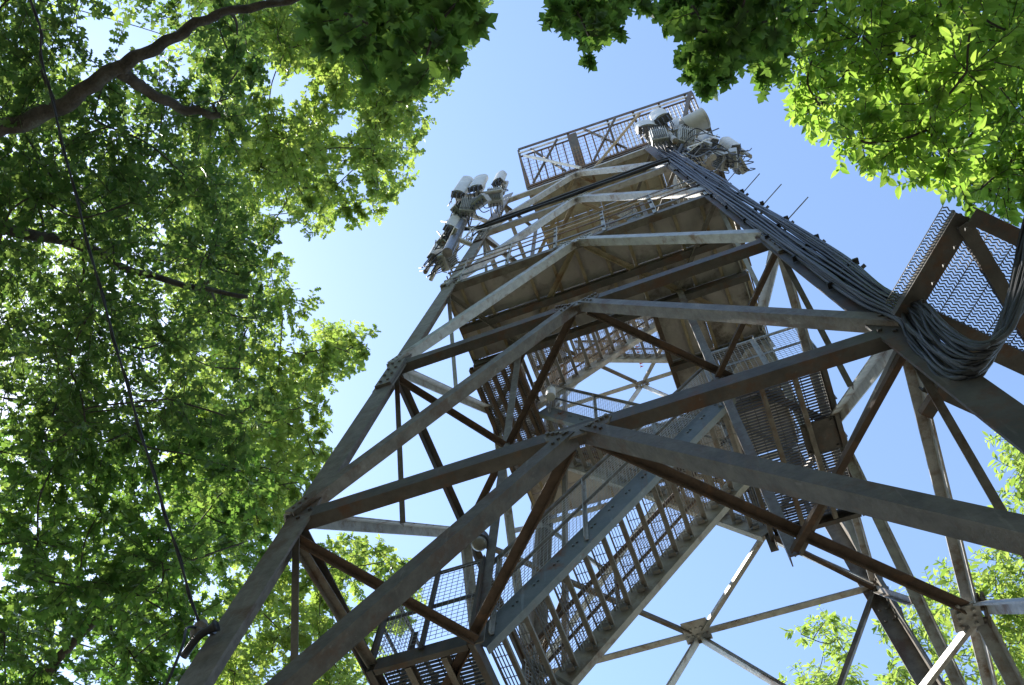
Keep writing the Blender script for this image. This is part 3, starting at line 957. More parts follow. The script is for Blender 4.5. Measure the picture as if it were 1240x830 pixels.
dr = thing("water_drum", "small white ribbed drum standing at the head of the stairs", "drum", W(-.50, .02, 2.86))
bm = new()
prof = []
for k in range(13):
    prof.append((k * .02, .068 + (.004 if k % 3 == 1 else 0)))
N = 22
rings = [[bm.verts.new((math.cos(2 * math.pi * a / N) * q, math.sin(2 * math.pi * a / N) * q, z_)) for a in range(N)] for z_, q in prof]
for a, b in zip(rings, rings[1:]):
    for k_ in range(N): bm.faces.new((a[k_], a[(k_ + 1) % N], b[(k_ + 1) % N], b[k_]))
bm.faces.new(rings[0][::-1]); bm.faces.new(rings[-1])
obj("shell", bm, 'white', dr)
bm = new(); tube(bm, [Vector((0, 0, .241)), Vector((0, 0, .26))], [.074, .072], 22); obj("lid", bm, 'white', dr)

for xx, m_, lb, grp in ((.02, 'red', "line of small red pennants hanging across the stair opening", None), (.33, 'white', "line of small white pennants hanging beside the red ones", None)):
    t = thing("pennant_line", lb, "pennant line", W(xx, .9, 5.6))
    bm = new(); tube(bm, [Vector((0, 0, 1.2)), Vector((0, -.05, 0)), Vector((0, 0, -1.2))], .006, 5); obj("cord", bm, 'white', t)
    for k in range(14):
        bm = new(); z_ = 1.1 - k * .165
        plate(bm, [Vector((0, 0, z_)), Vector((.07, .02, z_ - .03)), Vector((.005, 0, z_ - .1))], .003, Vector((0, 1, 0)))
        obj("pennant", bm, m_, t)

# service wire with its insulator on the left leg
anchor = corner('L', -.60) + Vector((-.03, -.06, 0))
bm = new()
wpts = [(-2.95, -10.9, 8.2), (-2.7, -8.6, 7.85), (-2.46, -6.2, 7.62), (-2.57, -5.6, 7.55), (-2.64, -4.6, 7.2), (-2.58, -3.66, 6.70), (-2.41, -2.9, 6.13), tuple(anchor)]
sp = smooth(wpts, 8)
tube(bm, sp, .0075, 6)
tw = []
for i, p in enumerate(sp):
    a = i * 1.25; tw.append(p + Vector((math.cos(a) * .011, math.sin(a) * .008, math.sin(a) * .011)))
tube(bm, smooth(tw, 3), .0045, 5)
tag(obj("service_wire", bm, 'black', smooth=True), "twisted black service wire running through the left canopy to the left leg", "wire")
ins = thing("wire_insulator", "small brown porcelain insulator where the wire meets the left leg", "insulator", anchor)
bm = new(); tube(bm, [Vector((0, 0, -.09)), Vector((0, 0, -.05)), Vector((0, 0, -.02)), Vector((0, 0, .01)), Vector((0, 0, .06))], [.02, .042, .028, .042, .02], 16)
obj("porcelain", bm, 'mid', ins, smooth=False)
bm = new(); bar(bm, Vector((0, 0, 0)), Vector((.1, .1, 0)), .02, .02); obj("bracket", bm, 'conn', ins)
sp_ = thing("horn_speaker", "short black horn sticking out beside the left leg below the wire", "horn", anchor + Vector((.05, -.02, -.12)))
bm = new(); tube(bm, smooth([Vector((-.10, .06, -.06)), Vector((0, .0, .0)), Vector((.07, -.01, .025)), Vector((.11, -.015, .035))], 3), [.022] * 6 + [.024, .027, .032, .036], 12)
obj("horn_bell", bm, 'black', sp_, smooth=True)
bm = new(); tube(bm, smooth([Vector((-.05, 0, .1)), Vector((.0, -.1, -.05)), Vector((.08, -.12, -.25)), Vector((.0, .0, -.5))], 5), .008, 6)
obj("lead", bm, 'black', sp_, smooth=True)

# ------------------------------------------------------------------ trees
LEAF = {
 'maple': ([(0, 0), (-.05, .16), (.06, .42), (.20, .20), (.34, .27), (.58, .58), (.56, .22), (.72, .25), (1, 0), (.72, -.25), (.56, -.22), (.58, -.58), (.34, -.27), (.20, -.20), (.06, -.42), (-.05, -.16)], .06),
 'oak': ([(0, 0), (.12, .13), (.24, .32), (.34, .13), (.52, .38), (.60, .14), (.80, .26), (1, 0), (.80, -.26), (.60, -.14), (.52, -.38), (.34, -.13), (.24, -.32), (.12, -.13)], .05),
 'ovate': ([(0, 0), (.2, .17), (.45, .24), (.76, .15), (1, 0), (.76, -.15), (.45, -.24), (.2, -.17)], .22),
 'lance': ([(0, 0), (.3, .15), (.65, .14), (1, 0), (.65, -.14), (.3, -.15)], .06),
}
def leaf_geometry(kind):
    out, fold = LEAF[kind]
    v = [(x, y, abs(y) * fold * 2 - .22 * x * x) for x, y in out] + [(.42, 0, -.02)]
    n_ = len(out)
    fcs = [(i, (i + 1) % n_, n_) for i in range(n_)]
    return np.array(v), np.array(fcs)

def grow_tree(name, label, cat, base, top, clusters, kind, mname, size, dens, seed, group=None, limbs=(), single=0, trunk_r=.2, spread=.55, twigs=True):
    rng = np.random.default_rng(seed)
    t = thing(name, label, cat, base, group)
    B = Vector(base)
    # trunk
    top = Vector(top)
    sk = []                                                   # skeleton points
    pts = []
    for i in range(9):
        k = i / 8
        p = B.lerp(top, k) + Vector((math.sin(k * 5 + seed) * .12 * k * 2, math.cos(k * 4 + seed) * .12 * k * 2, 0))
        pts.append(p); sk.append((p, trunk_r * (1 - .6 * k)))
    bm = new()
    tube(bm, [p - B for p in [pts[0] - Vector((0, 0, .2))] + smooth(pts, 4)], [trunk_r * 1.5] + [trunk_r * (1.35 - .35 * min(1, i / 3)) * (1 - .6 * i / 32) for i in range(33)], 12)
    obj("trunk", bm, 'bark', t, smooth=True)
    for lp, ra, rb in limbs:
        bm = new()
        near = min(sk, key=lambda s_: (s_[0] - Vector(lp[0])).length)[0]
        sm = smooth([near] + list(lp), 9)
        n_ = len(sm)
        tube(bm, [p - B + Vector((.012 * math.sin(i * .9 + .4 * math.sin(i * 2.1)), .012 * math.cos(i * 1.3), .010 * math.sin(i * .7))) for i, p in enumerate(sm)], [(ra + (rb - ra) * i / (n_ - 1)) * (1 + .10 * math.sin(i * 1.9) * math.sin(i * .6 + 1)) for i in range(n_)], 16)
        for v_ in bm.verts: v_.co += Vector(rng.normal(0, .055 * (ra + rb) / 2, 3))
        obj("limb", bm, 'bark', t, smooth=True)
        for i in range(4, n_): sk.append((sm[i], ra + (rb - ra) * i / (n_ - 1)))
    bm = new()
    bt = new()
    order = sorted(clusters, key=lambda c: (Vector(c[:3]) - top).length)
    C_, D_, N_, Z_ = [], [], [], []
    for c in order:
        ctr = Vector(c[:3]); rad = c[3]
        near, nr = min(sk, key=lambda s_: (s_[0] - ctr).length + (0 if s_[0].z < ctr.z + .5 else 1.0))
        L = (ctr - near).length
        m_ = near.lerp(ctr, .5) + Vector((rng.normal(0, .06), rng.normal(0, .06), -.08 * L + rng.normal(0, .05)))
        sm = smooth([near, m_, ctr], 4)
        ra = min(nr * .7, .012 + .012 * L)
        tube(bm, [p - B for p in sm], [ra + (.008 - ra) * i / (len(sm) - 1) for i in range(len(sm))], 6)
        for i in range(2, len(sm)): sk.append((sm[i], max(.012, ra * (1 - i / len(sm)))))
        nl = int(dens * rad * rad)
        ntw = max(4, int(nl / 9))
        for k in range(ntw):
            d = Vector(rng.normal(0, 1, 3)); d.z *= .55; d.normalize()
            st = ctr + d * rad * rng.uniform(0, .55)
            d2 = (d + Vector(rng.normal(0, .5, 3)) + Vector((0, 0, -.12))).normalized()
            ln = rad * rng.uniform(.3, .6)
            en = st + d2 * ln
            if twigs: tube(bt, [st - B, en - B], [.005, .002], 3, False)
            m2 = max(3, int(round(nl / ntw)))
            for j in range(m2):
                tt = (j + .5) / m2
                sgn = 1 if j % 2 else -1
                sdv = d2.cross(Vector((0, 0, 1)))
                sdv = sdv.normalized() if sdv.length > .01 else Vector((1, 0, 0))
                dirv = (d2 * .6 + sdv * sgn * rng.uniform(.4, 1.1) + Vector((0, 0, rng.normal(-.2, .25)))).normalized()
                nv = Vector((rng.normal(0, spread), rng.normal(0, spread), 1))
                C_.append(st.lerp(en, tt)); D_.append(dirv); N_.append(nv); Z_.append(size * rng.uniform(.5, 1.3))
    obj("branches", bm, 'bark', t, kind='stuff', smooth=True)
    if twigs and len(bt.verts): obj("twigs", bt, 'bark', t, kind='stuff')
    else: bt.free()
    C_ = np.array(C_) - np.array(base); D_ = np.array(D_); N_ = np.array(N_); Z_ = np.array(Z_)
    D_ /= np.linalg.norm(D_, axis=1)[:, None]
    N_ -= D_ * (N_ * D_).sum(1)[:, None]; N_ /= np.linalg.norm(N_, axis=1)[:, None]
    X_ = np.cross(N_, D_)
    v, fcs = leaf_geometry(kind)
    sel = np.arange(len(C_))
    if single:                                                # the nearest leaves are leaves of their own
        dist = np.linalg.norm(C_ + np.array(base) - np.array((.7555, -4.6335, 1.6)), axis=1) / Z_
        o_ = np.argsort(dist)
        one, sel = o_[:single], o_[single:]
        me = bpy.data.meshes.new("leaf")
        me.from_pydata([tuple(a) for a in v], [], [tuple(a) for a in fcs]); me.materials.append(M[mname]); me.update()
        for i in one:
            o = bpy.data.objects.new("leaf", me); COL.objects.link(o); o.parent = t
            mt = Matrix.Identity(4)
            for a in range(3):
                mt[a][0] = D_[i][a] * Z_[i]; mt[a][1] = X_[i][a] * Z_[i]; mt[a][2] = N_[i][a] * Z_[i]; mt[a][3] = C_[i][a]
            o.matrix_local = mt
    nv = len(v)
    P = C_[sel][:, None, :] + (D_[sel][:, None, :] * v[None, :, 0:1] + X_[sel][:, None, :] * v[None, :, 1:2] + N_[sel][:, None, :] * v[None, :, 2:3]) * Z_[sel][:, None, None]
    P = P.reshape(-1, 3)
    F_ = (fcs[None] + (np.arange(len(sel)) * nv)[:, None, None]).reshape(-1, 3)
    me = bpy.data.meshes.new("foliage")
    me.vertices.add(len(P)); me.vertices.foreach_set("co", P.ravel())
    me.loops.add(F_.size); me.loops.foreach_set("vertex_index", F_.ravel().astype(np.int32))
    me.polygons.add(len(F_)); me.polygons.foreach_set("loop_start", np.arange(len(F_), dtype=np.int32) * 3)
    me.update(); me.validate()
    me.materials.append(M[mname])
    o = bpy.data.objects.new("foliage", me); COL.objects.link(o); o.parent = t; o['kind'] = 'stuff'
    return len(sel)

CL = {}
def cl(s): 
    a = [float(x) for x in s.split()]
    return [a[i:i + 4] for i in range(0, len(a), 4)]
CL['oak_near'] = cl('''-4.47 -5.8 11.06 0.57 -3.34 -5.67 9.78 0.65 -3.99 -4.73 9.63 0.57 -3.09 -5.24 11.1 0.62 -5.38 -5.48 10.36 0.59 -4.72 -5.1 10.72 0.83 -3.37 -5.83 8.94 0.68 -2.99 -5.82 12.9 0.47 -2.39 -6.22 10.87 0.57 -4.58 -5.9 10.48 0.58 -2.72 -5.2 11.06 0.31 -4 -4.76 10.68 0.76 -3.41 -6.4 9 0.62 -5.08 -4.78 10.04 0.45 -3.5 -5.41 11.08 0.69 -5.2 -6.05 11.61 0.61 -5.11 -4.97 9.55 0.52 -3.98 -7.11 10.52 0.33 -5.26 -6.41 11.01 0.56 -5.89 -4.8 10.23 0.32 -4.33 -5.82 9.1 0.33 -3.1 -4.65 9.91 0.65 -4.89 -6.6 11.55 0.7 -4.07 -5.5 9.41 0.84 -3.43 -6.92 11.88 0.49 -3.34 -6.88 11.07 0.37 -4.29 -5.26 12.26 0.61 -4.27 -6.28 9.66 0.62 -1.95 -6.25 10.64 0.44 -4.1 -6.82 10.43 0.59 -2.76 -6.43 9.27 0.47 -1.95 -5.58 9.64 0.46 -2.45 -5.04 9.62 0.46 -2.65 -6.38 12.4 0.62 -5.23 -5.29 10.78 0.68 -4.25 -7.16 11.77 0.6 -3.54 -6.74 10.12 0.58 -3.33 -6.97 12.57 0.44 -4.22 -5.21 8.66 0.53 -5.11 -4.97 12.03 0.65 -3.34 -5.27 9.46 0.58 -4.37 -6.75 9.86 0.29 -4.54 -4.56 10.87 0.42 -2.29 -5.36 10.25 0.36 -3.53 -6.98 10.73 0.28 -3.29 -6.5 12.36 0.8''')
CL['oak_mid'] = cl('''-3.89 -2.07 10.53 0.44 -6.58 -3.83 10.98 0.63 -6 -3.22 9.86 0.72 -5.49 -2.36 11.13 0.63 -5.14 -2.92 9.02 0.43 -5.98 -4.45 10.92 0.72 -3.98 -4.95 8.98 0.4 -5 -4.02 9.08 0.6 -5.79 -3.09 12.06 0.79 -4.33 -3.01 8.51 0.54 -4.22 -3.53 8.53 0.6 -3.34 -3.84 10.08 0.82 -5.15 -1.97 11.26 0.7 -3.73 -2.87 8.87 0.6 -4.57 -2.17 12.03 0.57 -4.35 -4.7 8.75 0.74 -3.79 -3.63 12.17 0.39 -6.37 -3.02 11.35 0.61 -3.89 -3.81 11.44 0.75 -5.05 -4.91 10.56 0.66 -4.2 -4.4 12.41 0.5 -6.02 -2.61 10.84 0.71 -4.76 -2.69 11.54 0.63 -3.23 -2.38 8.97 0.45 -4.39 -2.18 10.32 0.69 -5.07 -3.41 11.94 0.69 -3.96 -4.29 9.66 0.62 -4.02 -3.24 9.72 0.68 -5.22 -4.97 11.52 0.44 -6.83 -4.57 11.29 0.49 -3.43 -4.31 11.06 0.51 -4.64 -3.45 9.86 0.65 -3.87 -3.92 8.77 0.65 -2.95 -3.55 10.05 0.3 -4.41 -2.57 12.44 0.57 -5.85 -3.75 11.49 0.67 -6.76 -3.62 10.51 0.56 -4.9 -3.98 9.94 0.68 -3.73 -3.09 11.53 0.38 -6.46 -4.84 11 0.42 -3.36 -4.6 9.21 0.5 -7.17 -3.1 10.57 0.55 -5.06 -4.78 12.03 0.51 -4.85 -2.76 9.68 0.78 -5.52 -4.56 9.72 0.52 -5.31 -3.09 9.7 0.7 -5.02 -4.12 12.49 0.74 -3.6 -2.9 11.04 0.33 -3.94 -3.2 10.73 0.57 -5.02 -4.12 11.44 0.65 -4.98 -4.98 9.18 0.3 -4.48 -3.43 12.65 0.69''')
CL['maple_low'] = cl('''-5.01 -0.21 8.47 0.46 -6.03 0.32 9.47 0.77 -5.16 -0.47 10.53 0.7 -7.09 -0.96 10.46 0.77 -4.09 -1.65 8.14 0.68 -6.95 0.02 8.61 0.35 -5.15 -2.59 8.82 0.73 -7.67 -0.69 9.55 0.82 -5.69 -0.59 10.15 0.81 -5.97 -1.09 9.04 0.55 -3.73 -1.78 9.41 0.6 -7.4 -1.22 9.83 0.57 -4.77 -0.5 9.07 0.52 -5.8 -1.9 7.85 0.48 -7.42 -2.68 10.75 0.57 -6.74 -0.01 9.92 0.8 -4.64 -2.7 8.87 0.43 -5.18 -1.33 7.48 0.67 -4.6 -1.62 8.11 0.57 -4.43 -1.15 10.49 0.59 -7.59 -1.83 10.36 0.69 -4.9 -1.36 9.37 0.81 -5.31 -0.59 8.67 0.66 -3.74 -1.27 8.85 0.31 -6.46 -2.71 9.88 0.57 -7.93 -1.58 10.02 0.29 -4.73 -1.18 10.16 0.66 -7.88 0.16 9.23 0.61 -7.88 -1.03 9.5 0.28 -4.15 -1.07 8.06 0.59 -6.63 -2.38 9.34 0.56 -4.21 -1 9.97 0.35 -5.9 -1.45 8.14 0.65 -4.27 -2.7 8.84 0.29 -5.39 -1.83 9.46 0.69 -4.78 -1.88 7.82 0.55 -5.8 -1.27 10.53 0.77 -6.63 -0.2 8.84 0.69 -6.97 -0.7 9.79 0.58 -5.13 -2.2 8.23 0.56 -6.06 -1.31 9.77 0.71 -5.63 -2.41 8.05 0.47 -5.73 -3.13 8.93 0.35 -6.29 -2.34 10.31 0.77 -5.45 -2.2 9.95 0.7 -4.79 -1.93 10.52 0.46 -6.08 -0.31 9.79 0.64 -7.6 -1.27 9.39 0.31 -6.67 -1.72 10.19 0.76 -7.67 -0.76 9.14 0.41 -7.64 -0.24 8.69 0.43 -4.04 -2.29 9.07 0.55 -5.64 -0.99 7.37 0.5 -5.88 0.69 9.38 0.32 -5.49 -1.94 10.68 0.59 -5.12 -0.37 7.73 0.39''')
CL['ash_far'] = cl('''-5.39 -0.88 17.8 0.54 -7.99 1.76 15.91 0.56 -1.23 -4.65 14.98 0.3 -2.91 -3.64 18.89 0.49 -7.41 0.31 16.46 0.76 -1.86 -4.65 16.1 0.45 -7.44 -2.8 17.44 0.7 -3.45 -6.37 15.99 0.8 -4.25 -4.32 14.55 0.62 -6.64 -0.05 12.95 0.54 -6.68 -0.61 12.88 0.34 -5.31 -0.46 12.44 0.74 -5.78 -2.93 16.14 0.47 -2.87 -4.92 17.36 0.59 -5.51 -0 12.32 0.48 -1.12 -6.06 14.65 0.49 -5.63 -2.45 15.47 0.62 -1.52 -4.93 17.79 0.73 -2.33 -5.82 15.02 0.79 -7.45 0.09 13.97 0.52 -6.62 -0.78 14.86 0.56 -2.72 -3.77 15.55 0.65 -2.97 -6.8 15.69 0.57 -5.69 -3.59 16.33 0.61 -4.21 -3.28 16.94 0.62 -5.41 -0.56 14.28 0.49 -3.58 -6.11 18.67 0.77 -5.96 -0.85 12.58 0.59 -3.2 -6.45 14.45 0.79 -6.77 0.37 12.52 0.53 -6.37 -2.05 14.58 0.78 -5.16 -6.28 17.36 0.65 -7.96 0.97 14.83 0.77 -1.68 -5.74 14.75 0.59 -4.71 -3.85 16.72 0.66 -5.09 -1.36 13.62 0.72 -1.91 -5.79 16.06 0.52 -3.83 -7.41 18.15 0.44 -7.41 -1.31 16.41 0.46 -2.17 -4.41 15.26 0.47 -3.3 -3.9 18.02 0.66 -2.68 -4.96 15.97 0.49 -4.29 -6.13 14.78 0.33 -5.17 -4.94 15.48 0.64 -5.62 -3.64 14.06 0.35 -6.04 -2.81 14.41 0.57 -4.73 -2.2 14.41 0.74 -4.09 -4.08 15.4 0.56 -5.06 -5.86 18.58 0.48 -5.02 -4.03 15.69 0.68 -7.09 -0.97 14.99 0.68 -7.36 1.12 16.06 0.5 -5.61 -0.61 17.29 0.65 -6.39 -2 17.71 0.67 -8.25 1.24 14.21 0.37 -6.66 1.12 13.56 0.51 -2.8 -6.21 16.74 0.45 -4.32 -6.84 17.71 0.53 -7.6 -0.98 16.23 0.63 -1.78 -6.43 19.2 0.5 -3.56 -3.2 16.21 0.43 -6.95 -0.68 14.22 0.46 -4.39 -1.27 15.22 0.55 -0.23 -5.84 15.5 0.42 -0.26 -5.95 17.44 0.38 -4.32 -3.41 14.37 0.28 -5.94 -0.84 16.02 0.73 -3.31 -5.7 16.86 0.57 -7.22 -1.31 17.3 0.69 -1.34 -5.82 18.61 0.46 -0.84 -5.73 15.1 0.47 -7.2 -2.22 17.34 0.54 -5.57 -4.06 14.73 0.45 -4.78 -5.74 16.59 0.64 -3.13 -4.56 19.04 0.48 -6.19 -3.4 15.44 0.56 -1.39 -5.29 15.7 0.56 -8.55 0.64 15.76 0.6 -6.02 -0.56 13.96 0.53 -2.6 -5.87 17.73 0.53 -2.16 -6.23 14.91 0.57 -3.41 -4.61 14.04 0.64 -4.14 -5.93 15.44 0.72 -8.29 0.35 16.19 0.7 -4.32 -7.29 16.68 0.44 -5.19 -3.38 13.3 0.57 -3.35 -6.99 15.79 0.52 -6.34 -2.66 16.43 0.59 -6.16 -1.69 13.78 0.49 -5.64 -3.98 17.55 0.45 -1.39 -6.03 15.87 0.74 -2.92 -5.22 15.93 0.5 -6.28 -1.52 15.38 0.48 -5.56 -2.34 16.5 0.55 -2.77 -6.77 18.93 0.61 -6.08 -4.58 16.6 0.5 -6.48 0.61 13.27 0.48 -1.47 -5.59 16.97 0.76 -4.06 -4.89 13.85 0.64 -3.68 -6.6 14.19 0.33 -5.87 -3.51 17.79 0.75 -3.37 -6.95 14.15 0.4 -5.57 -5.56 17.78 0.59 -0.5 -5.38 15.6 0.5 -6.76 -2.86 17.81 0.53 -1.67 -5.16 19.11 0.61 -8.49 -0.28 16.3 0.39 -7.71 1.32 14.31 0.58 -5.46 -4.49 15.16 0.48 -6.25 0.03 15.52 0.65 -5.08 -2.34 13.33 0.77 -5.33 -5.31 16 0.45 -4.67 -4.38 13.61 0.61 -2.11 -6.24 16.42 0.51 -7.83 0.57 15.3 0.48 -4.86 -3.83 18.5 0.5 -5.57 -0.79 12.77 0.49 -4.5 -6.44 17.21 0.58 -5.22 -2.81 13.59 0.57 -2.49 -6.13 19.12 0.75 -6.6 1.07 14.62 0.5 -4.43 -3.54 14.96 0.31 -4.78 -3.32 14.05 0.46 -4.66 -1.09 14.89 0.57 -6.77 -3.87 17.1 0.54 -4.98 -3.22 18.16 0.52 -1.24 -6.27 19.08 0.63 -5.78 -0.06 13.5 0.69 -3.44 -6.54 17.65 0.65 -5.47 -2.83 16.96 0.35 -2.92 -6.4 18.49 0.57 -3.33 -4.63 15.28 0.53 -0.75 -5.46 17.05 0.49 -2.33 -4.68 19.32 0.52 -2.43 -6.72 17.43 0.52 -8.87 1.75 15.34 0.51 -2.78 -4.26 18.64 0.53 -5.83 -0.36 12.03 0.62 -6.7 -2.35 14.79 0.3 -6.16 -1.16 13.61 0.67 -3.9 -4.74 16.84 0.55 -4.58 -4.78 15.45 0.64 -2.92 -5.95 14.17 0.79 -2.43 -5.22 16.93 0.57 -5.9 -3.97 17.01 0.46 -0.96 -5.13 18.18 0.43 -4.2 -4.33 17.08 0.62 -2.85 -3.39 17.17 0.46 -8.06 -0.2 15.33 0.39 -5.74 0.36 14.14 0.46 -5.83 -0.41 14.2 0.36 -4.77 -1.41 12.72 0.32 -5.43 0.66 14.8 0.34 -4.69 -0.72 14 0.29 -4.13 -1.64 13.7 0.29 -5.18 -0.35 13.47 0.34 -4.27 -1.29 13.73 0.35 -5.18 -0.71 14.9 0.42 -4.88 -1.02 13.06 0.33 -5.86 0.04 13.48 0.32 -4.54 -0.43 12.8 0.34 -4.55 -0.35 12.13 0.4 -5.99 -0.62 15.3 0.46 -5.23 -0.92 15.96 0.34 -4.43 -0.86 15.61 0.36 -5.55 -0.47 14.66 0.41 -4.5 -0.1 13.21 0.31 -5.61 0.31 12.56 0.35 -5.38 0.02 13.69 0.42 -4.92 -0.65 15.7 0.35 -4.44 -1.15 12.87 0.41 -3.86 -1.38 14 0.41 -5.04 -1.24 14.53 0.33 -5.74 -1.39 15.39 0.35 -4.78 -1.05 12.27 0.4 -5.74 0.28 13.54 0.41 -5.78 -0.08 14.78 0.34 -4.98 -1.18 13.86 0.43 -4.36 -0.92 16.08 0.34 -6.29 0.91 14.26 0.46 -5.11 -0.52 12.55 0.45 -5.39 -1.02 13.78 0.37 -4.59 -1.14 15.48 0.36 -5.76 0.72 14.25 0.41 -5.08 -0.38 12.15 0.36 -5.55 -0.93 15.1 0.35 -4.87 0.05 12.41 0.28 -6.38 0.3 14.75 0.41 -4.75 -1.45 14.69 0.3 -4.57 -0.68 12.97 0.42 -6.05 0.43 15.04 0.37 -5.63 0.5 15.16 0.39 -4.72 -1.74 13.52 0.31 -6.7 0.9 14.57 0.32 -3.47 -1.5 13.71 0.31 -5.38 -0.05 15.08 0.35 -3.75 -4.62 14.93 0.55 -4.03 -4.54 17.48 0.47 -2.08 -4.77 17.17 0.42 -3.68 -3.72 15.37 0.46 -2.92 -5.08 15.23 0.35 -2.15 -4.22 16.81 0.48 -4.33 -4.7 16.97 0.36 -3.11 -4.83 17.6 0.45 -3.46 -5 13.96 0.41 -3.74 -4.34 17.53 0.38 -3.27 -5.91 15.79 0.4 -4.6 -5.22 17.53 0.43 -4.62 -4.71 16.58 0.38 -4.44 -3.54 17.35 0.4 -1.85 -4.5 14.8 0.46 -3.51 -4.23 14.14 0.36 -3.44 -2.95 16.9 0.38 -4.12 -3.7 17.47 0.3 -4.19 -4 16.99 0.51 -4.49 -4.08 16.32 0.45 -3.18 -3.82 17.8 0.33 -3.77 -3.17 16.36 0.43 -4.79 -4.23 17.61 0.49 -3.1 -5.61 15.81 0.41 -3.32 -5.86 17.72 0.37 -3.94 -6.24 17.58 0.35 -3.32 -2.93 18 0.42 -4.28 -6.35 17.7 0.33 -2.4 -4.05 14.39 0.5 -3.12 -3.61 16.95 0.42 -5.16 -4.31 17.33 0.3 -2.77 -3.88 15.64 0.38 -2.55 -3.64 17.84 0.39 -3.6 -3.9 17.04 0.4 -3.51 -5.49 17.71 0.37 -3.58 -3.53 14.31 0.55 -2.52 -5.09 17.13 0.44 -3.73 -6.07 16.21 0.49 -3.58 -4.32 15.82 0.42 -2.55 -5.58 14.78 0.37 -1.6 -4.66 16.36 0.38 -1.97 -5.14 15.32 0.34 -3.99 -4.3 14.43 0.41 -2.37 -4.34 15.16 0.49 -3.16 -4.28 14.5 0.38 -3.05 -5.35 17.81 0.38 -3.12 -4.8 15.67 0.4 -2.94 -4.4 18.14 0.52 -2.08 -4.73 14.95 0.35 -2.53 -4.61 17.94 0.45 -3.03 -5.72 14.51 0.48 -2.2 -5.32 14.34 0.46 -2.65 -4.15 16.47 0.52 -2.84 -3.31 15.72 0.41 -4.32 -4.42 17.06 0.31 -2.58 -5.04 15.13 0.46 -3.34 -3.69 15.32 0.4 -3.6 -4.74 17.18 0.36 -2.32 -3.89 18.01 0.31 -3.26 -4.14 16.58 0.36''')
CL['wall_far'] = cl('''-8.16 0.93 12.58 0.84 -8.43 -6.54 16.89 1.06 -12.23 0.18 15.64 0.93 -7.04 -6.8 15.27 1.05 -11.04 -0.27 15.47 0.95 -8.94 2.49 12.3 1.19 -7.41 -3.28 19.6 0.9 -9.19 -4.24 17.77 1.14 -7.58 -4.88 14.19 1.1 -9.51 -2.28 16.1 1.03 -7.98 -1.88 16.21 1.01 -7.52 -5.91 15.21 0.94 -12.15 -1.75 15.37 0.33 -9.17 -2.94 15.05 0.83 -7.64 -7.46 15.36 1.05 -8.36 -4.02 14.53 1.14 -8.67 -0.06 15 1.09 -7.99 -1.81 13.9 1.15 -8.36 -2.54 14.77 0.92 -9.91 -3.66 17.51 1.05 -11.02 1.64 14.44 1.02 -10.69 2.24 15.45 0.84 -9.74 0.19 15.11 1.04 -10.43 -0.83 13.71 0.81 -9.22 -1.56 12.77 0.91 -10.75 -0.17 12.59 0.58 -10.07 1.19 14.93 1.16 -4.79 -8.07 18.8 0.54 -8 -2.58 19.34 0.89 -6 -4.52 15.37 1.1 -10.3 -1.96 14.09 1.12 -8.33 0.97 15.71 1.06 -7.95 -4.03 18.42 1 -12.19 2.17 14.91 0.87 -11.33 2.73 12.5 0.34 -8.07 1.78 14.38 0.93 -8.48 -3.21 13.63 0.9 -9.9 -4.09 16.39 0.9 -10.26 1.45 12.69 1 -7.37 -4.42 16.49 1.07 -7.75 -7.62 14.87 0.47 -8.42 -2.73 17.11 1.03 -8.84 -6.98 15.79 0.57 -10.74 0.48 16.39 1.05 -9.14 -5.93 18.06 0.91 -9.19 -4.77 16.99 0.95 -7.74 0.11 15.85 1.03 -8.66 -3.96 16.34 1.18 -8.45 -5.92 19.24 1.18 -5.49 -8.2 16.46 0.41 -5.68 -3.85 15.88 1.04 -9.51 -1.31 14.45 0.96 -8.6 -3.94 18.32 0.85 -5.94 -1.15 15.29 0.39 -6.89 1.13 14.56 0.39 -8.53 -9.35 17.84 0.68 -5.63 -6.7 18.14 1.16 -10.23 -3.22 16.53 0.95 -7.7 -6.82 17.15 1.1 -9.98 -6.01 17.49 1.1 -6.8 -0.2 14.95 1.15 -11.23 -0.49 13.48 0.61 -9.84 1.76 11.84 0.87 -12.75 0.33 14.6 0.52 -7.44 0.87 14.53 1.18 -9.63 -3.02 17.49 0.81 -6.56 -8.09 17 1.17 -7.71 -0.12 17.18 1.05 -10.98 1.09 13.64 0.94 -11.02 -2.66 16.76 1.1''')
